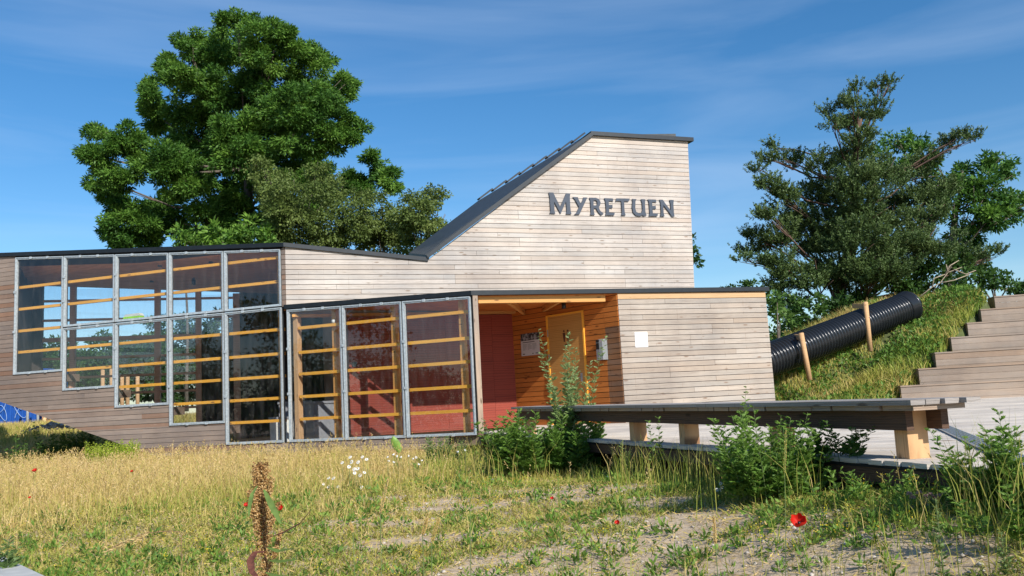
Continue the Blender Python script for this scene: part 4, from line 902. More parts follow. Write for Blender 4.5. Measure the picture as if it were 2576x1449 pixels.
for c, r in L3:
    nb = max(5, int(9 + 10 * r * r)); bd = rdir(nb); bd[:, 2] *= .8; bc = c + bd * (r * rng.uniform(.25, .95, nb))[:, None]; bs = r * rng.uniform(.22, .42, nb) + .12; bt = .44 + rng.normal(0, .13, nb)
    nS = max(26, int(270 * r * r)); w_ = bs ** 2; bi = rng.choice(nb, nS, p=w_ / w_.sum()); off = rdir(nS) * (bs[bi] * rng.uniform(.1, 1.0, nS) ** .5)[:, None]; off[:, 2] *= .45
    base = bc[bi] + off; d = unit(bd[bi] + unit(off) * .7); ax = unit(d * np.array([.75, .75, .3]) + np.array([0, 0, .85]) + rdir(nS) * .18); ln = rng.uniform(.25, .52, nS); tt = bt[bi] + rng.normal(0, .06, nS)
    k = 26; P = np.repeat(base, k, 0); A_ = np.repeat(ax, k, 0); u_ = rng.uniform(0, 1, len(P)); lnr = np.repeat(ln, k)
    D = A_ * .75 + rdir(len(P)) * .8; lv.add(P + A_ * (u_ * lnr)[:, None], D, rng.uniform(.09, .14, len(P)), .040, np.repeat(tt, k) + u_ * .18 + rng.normal(0, .06, len(P)))
lv.build('crown', V_['pine'], T); limbs('trunk', M_['pinebark'], T, px3(2106, 850, 39.5), px3(2170, 300, 39.5), L3, .30, 8, 3)
# --- broadleaf behind the pine
bro = [(2285,360,34),(2240,355,22),(2330,385,34),(2200,400,30),(2430,450,52),(2490,420,34),(2525,395,22),(2480,490,52),(2535,500,36),(2565,515,22),(2440,530,52),(2500,545,40),(2400,500,46),(2360,450,40),(2460,590,30),(2545,545,22),(2575,500,14),(2420,590,36),(2540,440,26),(2600,520,24),(2280,440,40)]
T = thing('broadleaf_tree', 'fresh green broadleaf tree spreading to the right from behind the pine', 'tree', tuple(px3(2390, 760, 45)))
L3 = lobes3(bro, 45, 2.0, 2); crown(L3, 90, 18, (.24, .10), 1.0, .38, .5, .1, .55, 1.4).build('crown', V_['ash'], T); limbs('trunk', M_['bark'], T, px3(2380, 790, 45), px3(2420, 430, 45), L3, .26, 6, 3)
# --- bushes and hedges
def bush(name, label, lobes, d, dr, tint, leaf=(.20, .11), clumps=85, per=17, m='bush', cat='bush', group=None, stems=True, seed=1):
    cx = sum(l[0] for l in lobes) / len(lobes); by = max(l[1] + l[2] for l in lobes)
    T = thing(name, label, cat, tuple(px3(cx, by, d)), 0, group); L3 = lobes3(lobes, d, dr, seed); crown(L3, clumps, per, leaf, .9, tint, .5, .05, .45, 1.5).build('foliage', V_[m], T)
    if stems:
        g = MB(); b = px3(cx, by, d) - Vector((0, 0, .2))
        for c, r in L3: g.tube([b, b.lerp(Vector(c), .5) + Vector((0, .1, .1)), Vector(c)], [.05, .035, .012], 5)
        g.build('branches', M_['bark'], T)
    return T
bush('bush', 'round dark green bush under the pine, behind the lower half of the pipe', [(2030,800,50),(2090,790,45),(2060,840,50),(2010,850,45),(2130,830,40),(1990,790,30)], 36, 1.2, .40)
bush('bush', 'bright leafy bush between the right block and the pipe', [(1962,790,30),(1960,850,34),(1975,900,26),(1955,760,22)], 31, .8, .62, seed=2)
bush('bush', 'dark bush behind the upper half of the pipe', [(2170,770,45),(2230,740,40),(2200,800,30),(2140,760,32)], 38, 1.0, .42, seed=3)
bush('bush', 'leafy bush right of the pipe mouth with bare branches before it', [(2310,700,42),(2370,690,45),(2350,730,40),(2290,740,34),(2400,660,34),(2250,700,34)], 39, 1.2, .52, seed=4)
bush('bush', 'low bush row along the top of the mound at the right edge', [(2450,690,34),(2500,690,34),(2540,715,28),(2570,735,24),(2480,660,28),(2420,720,30),(2600,740,30)], 41, 1.0, .46, seed=5)
bush('bush', 'distant tree tops just above the flat roof of the right block', [(1835,728,14),(1860,722,16),(1890,722,15),(1910,730,12),(1925,735,12)], 48, .8, .4, seed=6)
bush('bush', 'leafy twig end sticking out behind the right edge of the tower', [(1738,612,10),(1742,640,12),(1736,660,10),(1728,640,14)], 36, .3, .35, clumps=150, seed=7, stems=True)
# hedge seen through the wing: separate shrubs along one line
ORD = 'first second third fourth fifth sixth seventh eighth ninth tenth eleventh twelfth thirteenth fourteenth fifteenth sixteenth seventeenth eighteenth nineteenth'.split()
hed = [(100, 888, 34), (140, 880, 30), (185, 895, 36), (230, 880, 42), (275, 890, 42), (330, 868, 46), (385, 870, 48), (440, 880, 46), (500, 868, 44), (550, 880, 46), (600, 880, 46), (400, 815, 28), (470, 812, 24), (540, 808, 26)]
for j, (X, Y, r) in enumerate(hed):
    lo_ = [(X, Y, r), (X - r * .5, Y + r * .9, r), (X + r * .5, Y + r * .9, r), (X, Y + r * 1.9, r * 1.1), (X + r * .6, Y + r * 2.4, r * .8)]
    if j > 10: lo_ = lo_[:1] + [(X - 12, Y + 20, r)]
    bush('hedge_shrub', ('green hedge shrub seen through the wing panes, %s from the left in the row' % ORD[j]) if j < 11 else ('taller hedge shrub rising above the row seen through the panes, %s from the left' % ORD[j - 11]), lo_, 46 + (j % 3) * .8, .8, .42 + .1 * (j % 3), (.22, .12), 85, 16, 'bush', 'hedge', 'hedge shrubs seen through the wing', False, j)
# bare branches by the pipe mouth
T = thing('bare_branch', 'pale bare branches reaching up right of the pipe mouth', 'branches', tuple(px3(2310, 750, 35.5))); g = MB()
for pts in ([(2310,750),(2345,722),(2365,712),(2385,685),(2420,672)], [(2345,722),(2350,700),(2378,690)], [(2365,712),(2400,705),(2440,690)], [(2385,685),(2380,665)], [(2400,678),(2430,690),(2455,680)], [(2378,690),(2390,668),(2412,655)]):
    n = len(pts); g.tube([px3(X, Y, 35.5) for X, Y in pts], [.028 - .02 * i / n for i in range(n)], 6)
g.build('branch_wood', M_['deadwood'], T)
# tree belt to the left, mirrored in the panes
lv = Leaves()
tb_l = []
for i in range(26):
    a = R_(196 + i * 4.2); rr_ = 47 + 5 * math.sin(i * 2.1); h = 4.2 + 1.7 * math.sin(i * 1.3) + (3.5 if i % 7 == 2 else 0)
    c = np.array([math.cos(a) * rr_, 14 - math.sin(a) * -rr_, 0]); 
    for k in range(3): tb_l.append((c + np.array([random.uniform(-1.5, 1.5), random.uniform(-1.5, 1.5), h * (.25 + .3 * k)]), 2.3 - .35 * k))
o = crown(tb_l, 26, 15, (.30, .17), 1.5, .4, .4, .05, .8, 1.6).build('tree_belt', V_['bush']); tag(o, 'belt of trees left of the field, seen only mirrored in the panes', kind='stuff')

# ------------------------------------------------------------------ meadow
def vnoise(x, y, s, seed):
    r = np.random.default_rng(seed); g = r.random((64, 64)); u, v = (x / s) % 63, (y / s) % 63; i, j = u.astype(int), v.astype(int); a, b = u - i, v - j; a = a * a * (3 - 2 * a); b = b * b * (3 - 2 * b)
    return (g[i, j] * (1 - a) + g[i + 1, j] * a) * (1 - b) + (g[i, j + 1] * (1 - a) + g[i + 1, j + 1] * a) * b
def fb(x, y, s, seed): return .5 * vnoise(x + 100, y + 100, s, seed) + .3 * vnoise(x + 100, y + 100, s / 2.3, seed + 1) + .2 * vnoise(x + 100, y + 100, s / 5, seed + 2)
def allowed(x, y):
    ok = np.ones(len(x), bool)
    dx, dy = x - ea.x, y - ea.y; side = dx * (-ed.y) + dy * ed.x     # >0: left of the deck edge
    ok &= side > .03
    for fr in (G, F):
        n = (x - C0.x) * fr.n.x + (y - C0.y) * fr.n.y; al = (x - C0.x) * fr.u.x + (y - C0.y) * fr.u.y
        ok &= ~((n > -.04) & ((al >= 0) if fr is G else (al < 0) & (al > -5.6)))
    n = (x - a_.x) * nv.x + (y - a_.y) * nv.y; ok &= ~(n > -.02)
    return ok
def field(n, y0, y1, p=1.2):
    u = rng.uniform(0, 1, n); e = 2 - p; y = (y0 ** e + u * (y1 ** e - y0 ** e)) ** (1 / e); x = rng.uniform(-1, 1, n) * (.615 * y + .6); k = allowed(x, y); return x[k], y[k]
def dry(x, y): return np.clip(.36 + .42 * sstep((-x + .5) / 7) * sstep((y - 8) / 5) + .6 * (fb(x, y, 1.6, 3) - .5) + .10 * sstep((y - 12) / 5) * sstep((3 - x) / 4) - .20 * sstep((1.6 - edge_d(x, y)) / 1.6), 0, 1)
def bare(x, y): return np.clip(2.3 * (fb(x, y * 1.5, .75, 9) - .50) + .42 * sstep((x + 2.0) / 5) * sstep((12.5 - y) / 4) - .9 * sstep((y - 12) / 3) - .5 * sstep((-x - 1) / 3) - .8 * sstep((.9 - edge_d(x, y)) / .7), 0, 1)
def P3(x, y, z=0): return np.stack([x, y, gz(x, y) + z], 1)
bl_ = Blades()
x, y = field(330000, 4.2, 24); b = bare(x, y); k = rng.uniform(0, 1, len(x)) > np.clip(b * 2.3, 0, .985); x, y, b = x[k], y[k], b[k]; n = len(x); dr0 = dry(x, y)
bl_.add(P3(x, y, -.01), rng.uniform(.03, .10, n) * (1 - .3 * b), rng.uniform(.006, .013, n) * (.55 + y / 16), rng.uniform(.6, 1.9, n), .12 + .62 * dr0 + rng.normal(0, .16, n), .1)
x, y = field(120000, 4.6, 24, 1.05); b = bare(x, y); dr0 = dry(x, y); k = (rng.uniform(0, 1, len(x)) > np.clip(b * 3.0 + .25, 0, .99) * (1 - .5 * (y > 12))) & (rng.uniform(0, 1, len(x)) < .30 + .7 * sstep((y - 8) / 5)); x, y, dr0 = x[k], y[k], dr0[k]; n = len(x)
ht = (.10 + .06 * sstep((y - 8) / 6) + .20 * sstep((-x - .5) / 4) * sstep((y - 8) / 4) + .14 * sstep((.8 - edge_d(x, y)) / .8) * sstep((y - 7) / 3)) * rng.uniform(.4, 1.3, n) * (.35 + 1.4 * fb(x, y, .9, 21))
bl_.add(P3(x, y, -.01), ht, rng.uniform(.004, .007, n) * (.6 + y / 16), rng.uniform(.1, 1.0, n), .16 + .66 * dr0 + .5 * (fb(x, y, .7, 77) - .5) + rng.normal(0, .13, n), .12)
bl_.build('meadow_grass', V_['grass']); tag(bpy.data.objects['meadow_grass'], 'dry and green meadow grass over the whole foreground field', kind='stuff')
# dry panicle stems
ps_ = Blades(); pl = Leaves()
x, y = field(30000, 5.5, 24, 1.0); dr0 = dry(x, y); k = rng.uniform(0, 1, len(x)) < np.clip((dr0 - .42) * 2.0, .015, .9) * (1 - .9 * np.clip(bare(x, y) * 3, 0, 1)); x, y = x[k], y[k]; n = len(x)
ht = rng.uniform(.2, .5, n) * (.5 + .75 * fb(x, y, 1.2, 83)) * (.85 + .35 * sstep((y - 9) / 6)); P = P3(x, y); tn = .70 + .35 * (fb(x, y, 1.0, 91) - .5) + rng.normal(0, .10, n)
ps_.add(P, ht, .004 + .0002 * y, rng.uniform(.02, .6, n), tn)
tips = ps_.v[-1][:, 4]; mids = ps_.v[-1][:, 2]; k = 9; A_ = unit(tips - mids); u_ = rng.uniform(.15, 1.05, (n, k, 1)); q = tips[:, None] - A_[:, None] * (.16 * (1 - u_)) + rng.normal(0, .008, (n, k, 3)); D = A_[:, None] * .8 + rng.normal(0, .42, (n, k, 3)); 
pl.add(q.reshape(-1, 3), D.reshape(-1, 3), rng.uniform(.02, .045, n * k), rng.uniform(.005, .010, n * k) * (.6 + np.repeat(y, k) / 18), np.repeat(tn, k) + .08 + rng.normal(0, .08, n * k))
o = ps_.build('dry_grass_stems', V_['grass']); tag(o, 'thin straw coloured stems of flowering grass standing in the field', kind='stuff')
o = pl.build('grass_seed_heads', V_['grass']); tag(o, 'loose straw coloured seed heads of the field grass', kind='stuff')
# leafy weeds: rosettes and sprigs
wd_ = Leaves(); x, y = field(9000, 4.4, 22, 1.2); k = (rng.uniform(0, 1, len(x)) > dry(x, y) * 1.25) & (fb(x, y, .9, 31) > .47); x, y = x[k], y[k]; n = len(x); m = 15; P = np.repeat(P3(x, y, .01), m, 0); sz = np.repeat(rng.uniform(.03, .095, n) * (.7 + y / 16), m)
a = rng.uniform(0, 6.28, n * m); el = rng.uniform(.1, 1.3, n * m); D = np.stack([np.cos(a) * np.cos(el), np.sin(a) * np.cos(el), np.sin(el)], 1)
wd_.add(P + D * (sz * rng.uniform(0, .8, n * m))[:, None], D + rng.normal(0, .3, (n * m, 3)), sz * .6, sz * .22, np.repeat(.55 + rng.normal(0, .2, n), m) + rng.normal(0, .1, n * m), .1)
o = wd_.build('low_weeds', V_['herb']); tag(o, 'low leafy weeds scattered among the grass', kind='stuff')
# pebbles and straw on the bare patches
g = Leaves(); x, y = field(60000, 4.3, 20, 1.3); k = bare(x, y) > -1; x, y = x[k], y[k]; n = len(x); a = rng.uniform(0, 6.28, n)
g.add(P3(x, y, .012), np.stack([np.cos(a), np.sin(a), rng.uniform(-.1, .6, n)], 1), rng.uniform(.03, .12, n), rng.uniform(.003, .008, n) * (.6 + y / 14), .72 + rng.normal(0, .12, n)); o = g.build('straw_litter', V_['grass']); tag(o, 'dead straw lying matted over the ground', kind='stuff')
stv, stf = [], []; x, y = field(5200, 4.5, 14, 1.3); k = bare(x, y) > .08; x, y = x[k], y[k]; n = len(x); s_ = rng.uniform(.006, .026, n); 
tv = unit(np.array([[1, 0, 0], [0, 1, 0], [-1, 0, 0], [0, -1, 0], [0, 0, 1.0], [0, 0, -1.0]])); V0 = P3(x, y, .004)[:, None] + tv[None] * (s_[:, None] * rng.uniform(.6, 1.2, (n, 6)))[..., None] * np.array([1, 1, .6])
T8 = np.array([[0, 1, 4], [1, 2, 4], [2, 3, 4], [3, 0, 4], [1, 0, 5], [2, 1, 5], [3, 2, 5], [0, 3, 5]]); me = npmesh('pebbles', V0.reshape(-1, 3), None, (np.arange(n)[:, None, None] * 6 + T8).reshape(-1, 3)); me.materials.append(plain('pale_pebbles', (.46, .41, .35), .85, 0, .3, 3))
o = link(bpy.data.objects.new('pebbles', me)); tag(o, 'small pale stones in the bare patches', kind='stuff')
# grass on the mound and on the land behind
mb_ = Blades(); n = 90000; x = rng.uniform(7.2, 24, n); y = rng.uniform(25, 40, n); k = np.abs(x / y) < .62; x, y = x[k], y[k]
q = (x - SP[0].x) * nD.x + (y - SP[0].y) * nD.y; al = (x - SP[0].x) * dD.x + (y - SP[0].y) * dD.y; left = np.interp(q, [0, QL], [0, (SP[6] - SP[0]).dot(dD)]); k = ~((al > left - .06) & (q > -.6) & (q < QL + .7)) & ~((q < .1) & (al > -.5)); x, y = x[k], y[k]; n = len(x)
z = mound(x, y); f_ = fb(x, y, 2.2, 41); drm = np.clip(.38 + .9 * (f_ - .5) + .22 * sstep((z - 2.4) / 1.5), 0, 1); path_ = np.abs((x - 8.6) - .9 * (y - 27)) < .35; k = ~(path_ & (rng.uniform(0, 1, n) < .8)); x, y, z, drm, f_ = x[k], y[k], z[k], drm[k], f_[k]; n = len(x)
mb_.add(np.stack([x, y, z - .03], 1), rng.uniform(.18, .62, n) * (.45 + 1.1 * f_) * (1 - .6 * np.exp(-(((x - 8.8) * .504 - (y - 30.0) * .864 - .45) / 1.1) ** 2)), rng.uniform(.02, .035, n), rng.uniform(.1, .8, n), drm * .95 + .02 + rng.normal(0, .10, n), .12)
o = mb_.build('mound_grass', V_['grass']); tag(o, 'tall green and yellow grass covering the mound', kind='stuff')
lv = Leaves(); n = 26000; x = rng.uniform(7.4, 20, n); y = rng.uniform(25.5, 36, n); f_ = fb(x, y, 1.7, 51); q = (x - SP[0].x) * nD.x + (y - SP[0].y) * nD.y; al = (x - SP[0].x) * dD.x + (y - SP[0].y) * dD.y; left = np.interp(q, [0, QL], [0, (SP[6] - SP[0]).dot(dD)]); k = (f_ > .5) & ~((al > left - .25) & (q < QL + .7)); x, y = x[k], y[k]; n = len(x); D = rdir(n); D[:, 2] = np.abs(D[:, 2]) + .3
lv.add(np.stack([x, y, mound(x, y) + rng.uniform(.02, .34, n)], 1), D, rng.uniform(.10, .19, n), rng.uniform(.05, .09, n), .42 + rng.normal(0, .2, n)); o = lv.build('mound_herbs', V_['herb']); tag(o, 'broad-leaved herbs in patches on the mound', kind='stuff')
bb = Blades(); n = 60000; y = rng.uniform(27, 44, n); x = -y * rng.uniform(.22, .62, n); z = gz(x, y) + .05; bb.add(np.stack([x, y, z - .03], 1), rng.uniform(.15, .5, n), rng.uniform(.02, .04, n), rng.uniform(.1, .6, n), .30 + .5 * (fb(x, y, 3, 61)) + rng.normal(0, .12, n), .1); o = bb.build('rear_grass', V_['grass']); tag(o, 'rough grass behind the building, seen under and through the wing', kind='stuff')
# ------------------------------------------------------------------ single plants and flowers
def gpt(X, Y, z=None):
    p = at_z(X, Y, -.45)
    for _ in range(4): p = at_z(X, Y, float(gz(p.x, p.y)))
    return p
def gedge(X, off=.2):                          # a point on the ground just outside the deck edge, in the direction of column X
    d = ray(X, 1200); n_ = Vector((-ed.y, ed.x, 0)); t = ((ea + n_ * off) - O).dot(n_) / d.dot(n_); q = O + d * t; q.z = float(gz(q.x, q.y)); return q
def stem_curve(b, h, a, lean, n=6):
    return [b + Vector((math.cos(a) * lean * h * (i / n) ** 1.6, math.sin(a) * lean * h * (i / n) ** 1.6, h * i / n * (1 - .12 * lean * i / n))) for i in range(n + 1)]
def herb(name, label, base, h, n, spread, leaf, mat, cat='plant', group=None, lean=(.05, .35), top=None, whorl=26, tint=.5, seed=0, k0=.12, stemmat='stem', sr=.005):
    r_ = random.Random(seed * 7 + 3); T = thing(name, label, cat, tuple(base), 0, group); g = MB(); P = []; D = []; S_ = []; TT = []
    for i in range(n):
        a = r_.uniform(0, 6.283); rr_ = spread * math.sqrt(r_.random()); b = base + Vector((math.cos(a) * rr_ * .5, math.sin(a) * rr_ * .5, -.03)); hh = h * r_.uniform(.55, 1.0) if i else h
        pts = stem_curve(b, hh, a, r_.uniform(*lean), 7); g.tube(pts, [sr * (1 - .1 * j) for j in range(8)], 5)
        for w_ in range(whorl):
            t = k0 + (1 - k0) * (w_ + r_.random()) / whorl; f = t * 7; j = min(6, int(f)); q = pts[j].lerp(pts[j + 1], f - j); ax = (pts[j + 1] - pts[j]).normalized()
            az = w_ * 2.4 + r_.uniform(-.4, .4); o_ = Vector((math.cos(az), math.sin(az), 0)); L = leaf * (1.15 - .75 * t) * r_.uniform(.7, 1.2); d = (o_ + ax * r_.uniform(.3, 1.1)).normalized()
            sd = d.cross(Vector((0, 0, 1))).normalized()
            P.append(q); D.append(d); S_.append((L * 1.0, L * .26)); TT.append(tint + .25 * (t - .5) + r_.gauss(0, .1))
            for m_ in (.3, .55, .8):                # cut leaf: side lobes along a midrib
                for s_ in (-1, 1): P.append(q + d * L * m_ * .8); D.append((d * .7 + sd * s_ * .8).normalized()); S_.append((L * .60 * (1.1 - m_ * .5), L * .19)); TT.append(tint + .25 * (t - .5) + r_.gauss(0, .1))
    g.build('stems', M_[stemmat], T); S_ = np.array(S_); lv = Leaves(); lv.add(np.array(P), np.array(D), S_[:, 0], S_[:, 1], np.array(TT), .05); lv.build('foliage', V_[mat], T)
    if top:
        lv = Leaves(); P = []
    return T
herb('mugwort_plant', 'tallest weed in front of the entrance, its thin silvery tops reaching over the door', gpt(1446, 1186), 2.15, 14, .36, .17, 'silver', lean=(.03, .26), whorl=46, seed=1)
herb('mugwort_plant', 'leafy dark green foot growth under the tall silvery weed', gpt(1452, 1192), .85, 26, .65, .22, 'herb', lean=(.1, .5), whorl=24, tint=.35, seed=2)
herb('mugwort_plant', 'bushy bright green weed left of the tall silvery one, before the red wall', gpt(1335, 1196), 1.0, 38, .95, .21, 'herb', lean=(.05, .38), whorl=26, tint=.5, seed=3)
herb('mugwort_plant', 'thin seedy weed standing before the glazed corner post', gpt(1275, 1180), .98, 9, .5, .11, 'silver', lean=(.05, .4), whorl=26, tint=.35, seed=4)
herb('mugwort_plant', 'grey green weed clump against the foot of the glazed corner', gpt(1128, 1170), .62, 20, .9, .14, 'silver', lean=(.1, .5), whorl=22, tint=.25, seed=5)
herb('mugwort_plant', 'broad green weed before the bench, in the middle of its length', gedge(1945, .40), .78, 44, .62, .13, 'herb', lean=(.05, .42), whorl=26, tint=.5, seed=6, sr=.004)
herb('mugwort_plant', 'slim upright weed left of the broad one, its tip above the bench top', gedge(1862, .30), .98, 4, .2, .11, 'herb', lean=(.02, .12), whorl=34, tint=.6, seed=7, sr=.004)
herb('mugwort_plant', 'leafy weed right of the broad one, half hidden under the bench', gedge(2005, .25), .55, 12, .35, .14, 'herb', lean=(.1, .45), whorl=20, tint=.5, seed=8, sr=.004)
herb('mugwort_plant', 'single slim sprig before the gap between the bench legs', gedge(1658, .25), .72, 2, .08, .10, 'herb', lean=(.02, .08), whorl=26, tint=.5, seed=9, sr=.004)
herb('mugwort_plant', 'small grey green sprig left of the slim one under the bench', gedge(1575, .35), .48, 3, .12, .09, 'silver', lean=(.02, .12), whorl=22, tint=.3, seed=10, sr=.004)
q_ = at_z(2118, 1150, 0)
herb('mugwort_plant', 'dark shaded weed growing through the deck edge under the bench', q_, .33, 12, .30, .09, 'herb', lean=(.1, .7), whorl=18, tint=.1, seed=11, sr=.003)  # dark tint paints the bench's shade onto these leaves
herb('mugwort_plant', 'dense green weed clump at the deck edge on the far right', gedge(2505, .20), .52, 18, .5, .12, 'herb', lean=(.1, .5), whorl=20, tint=.45, seed=12, sr=.003)
herb('mugwort_plant', 'upright weed at the right edge with its tip beyond the drain', gedge(2562, .2), .6, 8, .25, .11, 'herb', lean=(.02, .2), whorl=26, tint=.45, seed=13, sr=.003)
herb('mugwort_plant', 'low leafy weed below the edge beam, left of the clover', gedge(2200, .22), .26, 12, .8, .09, 'herb', lean=(.1, .6), whorl=14, tint=.6, seed=14, sr=.003)
herb('mugwort_plant', 'low green weed clump at the right edge in front of the deck', gedge(2566, .5), .36, 12, .5, .10, 'herb', lean=(.1, .6), whorl=18, tint=.5, seed=15, sr=.003)
def near(X, Y, d): return at_y(X, Y, d)
b = near(2380, 1500, 4.5); b.z = float(gz(b.x, b.y)); herb('thistle_like_sprig', 'pale upright sprig with a leafy tuft on top, lower right foreground', b, near(2370, 1235, 4.5).z - b.z, 1, .0, .05, 'silver', lean=(.0, .02), whorl=40, tint=.2, seed=16, sr=.005)
b = near(2538, 1500, 4.4); b.z = float(gz(b.x, b.y)); herb('thistle_like_sprig', 'shorter pale sprig with a leafy tuft at the lower right edge', b, near(2538, 1320, 4.4).z - b.z, 1, .0, .05, 'silver', lean=(.0, .02), whorl=36, tint=.2, seed=17, sr=.005)
b = near(14, 1420, 7.2); herb('weed_sprig', 'blue green broad-leaved sprig at the left edge beside the path', Vector((b.x, b.y, float(gz(b.x, b.y)))), .42, 5, .25, .12, 'silver', lean=(.02, .3), whorl=14, tint=.1, seed=18, sr=.004)
T = herb('lime_bush', 'low lime green bush at the oblique foot of the wing wall', Vector(tuple(at_y(278, 1165, 20.6))), .56, 44, 1.0, .12, 'lime', cat='bush', lean=(.05, .45), whorl=24, tint=.95, seed=19)
for j, (X, Y, h, n, lb) in enumerate(((205, 1125, .95, 22, 'dark shaded weeds in the hollow under the wing, nearest the lime bush'), (150, 1118, .9, 18, 'dark shaded weeds in the hollow under the wing, below the pale rubble'), (118, 1118, 1.25, 4, 'tall thin shaded weed rising in front of the rubble'), (45, 1110, .95, 5, 'thin shaded weed near the left edge before the container'), (252, 1135, .7, 16, 'dark shaded weeds at the narrow end of the hollow'), (85, 1120, .6, 14, 'low shaded weeds left of the rubble'))):
    b = at_y(X, Y, 25.5 if j != 3 else 23.5); herb('shade_weeds', lb, Vector((b.x, b.y, -.45)), h, n, .9, .2, 'herb', lean=(.05, .4), whorl=20, tint=.05, seed=30 + j, sr=.008)  # lowest tint puts the shade of the hollow into the leaf colour
# big leaf by the plinth boards
b = gpt(998, 1160); T = thing('burdock_leaf', 'single large green leaf standing upright against the plinth boards', 'leaf', tuple(b)); g = MB(); n = 7; vs = []; fs = []
for i in range(n + 1):
    t = i / n; wd = .095 * math.sin(math.pi * min(1, t * .92 + .08)) ** .7; c = b + Vector((-.10 * t + .05, -.06 * t, .16 + .34 * t)); vs += [c + Vector((-wd, .02, .015)), c + Vector((0, -.02, 0)), c + Vector((wd, .02, .015))]
for i in range(n): fs += [(3 * i, 3 * i + 1, 3 * i + 4, 3 * i + 3), (3 * i + 1, 3 * i + 2, 3 * i + 5, 3 * i + 4)]
g.add(vs, fs, True).build('blade', plain('fresh_leaf_green', (.17, .30, .05), .5, 0, .2, 12), T); MB().tube([b, b + Vector((.03, 0, .09)), b + Vector((.05, -.0, .17))], .008, 6).build('stalk', M_['stem'], T)
# --- dock plant in the foreground
DD = 3.6; dk0 = near(672, 1560, DD); dk1 = near(655, 1172, DD)
dock = thing('dock_plant', 'tall brown seeding dock plant standing alone in the left foreground', 'plant', (dk0.x, dk0.y, float(gz(dk0.x, dk0.y))))
root = Vector((dk0.x + .01, dk0.y, float(gz(dk0.x, dk0.y)))); ax_pts = [root, root.lerp(dk0, .5) + Vector((.006, 0, 0)), dk0, dk0.lerp(dk1, .35) + Vector((.006, 0, 0)), dk0.lerp(dk1, .7), dk1]
g = MB().tube(ax_pts, [.007, .0065, .006, .005, .004, .002], 7)
lv = Leaves(); side = [(635, 1300, 628, 1232, .013), (648, 1330, 640, 1190, .016), (676, 1330, 702, 1262, .014), (668, 1300, 684, 1205, .014), (690, 1400, 706, 1335, .011), (660, 1260, 668, 1175, .015), (655, 1250, 645, 1172, .012)]
def seeds(p, q, n, r0, r1, tb_):
    t = rng.uniform(0, 1, n); c = np.array(p)[None] * (1 - t)[:, None] + np.array(q)[None] * t[:, None]; whorl = np.round(t * 26) / 26; t2 = .6 * t + .4 * whorl; c = np.array(p)[None] * (1 - t2)[:, None] + np.array(q)[None] * t2[:, None]
    d = rdir(n); d[:, 2] *= .4; d = unit(d); rad = (r0 * (1 - t2) + r1 * t2) * rng.uniform(.25, 1.0, n) ** .6 * (.75 + .35 * np.sin(t2 * 163)); 
    for k in range(3): lv.add(c + d * rad[:, None] + rng.normal(0, .0015, (n, 3)), rdir(n) * .8 - np.array([0, 0, .5]), rng.uniform(.0060, .0095, n), .0065, tb_ + rng.normal(0, .2, n) - .25 * np.clip((t2 - .7) * 3, 0, 1) * (np.array(q)[2] > .4), .2)
seeds(near(668, 1460, DD), near(664, 1375, DD), 330, .034, .034, .72); seeds(near(664, 1372, DD), near(656, 1180, DD), 1250, .038, .045, .66); seeds(near(656, 1185, DD), near(654, 1166, DD), 130, .040, .028, .30)
for x0, y0, x1, y1, r in side:
    a, b = near(x0, y0, DD - .02), near(x1, y1, DD - .03); seeds(a, b, 190, r, r * .7, .70); g.tube([near(664, y0 + 45, DD), a, b], [.0025, .002, .001], 5)
g.build('stem', M_['drystem'], dock); lv.build('seed_clusters', V_['dock'], dock)
M_['dleaf'] = plain('dock_leaf_green', (.11, .17, .035), .5, 0, .25, 30); M_['bleaf'] = plain('withered_leaf', (.11, .035, .02), .7, 0, .35, 60, .4)
def blade(pts, wd, m, name, up_=Vector((0, -.5, .8))):
    pts = [Vector(p) for p in pts]; n = len(pts); vs = []; fs = []
    for i, p in enumerate(pts):
        d = (pts[min(i + 1, n - 1)] - pts[max(i - 1, 0)]).normalized(); s_ = d.cross(up_).normalized(); nn = s_.cross(d); w2 = wd * math.sin(math.pi * (.06 + .90 * i / (n - 1))) ** .8; vs += [p - s_ * w2 + nn * w2 * .35, p, p + s_ * w2 + nn * w2 * .35]
    for i in range(n - 1): fs += [(3 * i, 3 * i + 1, 3 * i + 4, 3 * i + 3), (3 * i + 1, 3 * i + 2, 3 * i + 5, 3 * i + 4)]
    return MB().add(vs, fs, True).build(name, m, dock)
def npts(l, d=DD - .05): return [near(X, Y, d - .01 * i) for i, (X, Y) in enumerate(l)]
def dens(l, k=4):
    o = []
    for i in range(len(l) - 1): o += [(l[i][0] + (l[i + 1][0] - l[i][0]) * j / k, l[i][1] + (l[i + 1][1] - l[i][1]) * j / k) for j in range(k)]
    return o + [l[-1]]
blade(npts(dens([(664, 1232), (678, 1262), (692, 1290), (706, 1318)])), .012, M_['dleaf'], 'leaf')
blade(npts(dens([(648, 1222), (634, 1245), (628, 1275), (626, 1300)])), .008, M_['dleaf'], 'leaf')
blade(npts(dens([(672, 1378), (700, 1388), (738, 1380)])), .009, M_['dleaf'], 'leaf')
blade(npts(dens([(676, 1410), (705, 1414), (748, 1408)])), .009, M_['dleaf'], 'leaf')
blade(npts(dens([(678, 1352), (715, 1340), (755, 1318), (785, 1280)])), .007, M_['bleaf'], 'withered_leaf')
blade(npts(dens([(668, 1388), (642, 1392), (630, 1412), (634, 1440), (655, 1462)])), .014, M_['bleaf'], 'withered_leaf')
blade(npts(dens([(668, 1440), (690, 1450), (735, 1452)])), .008, M_['dleaf'], 'leaf')
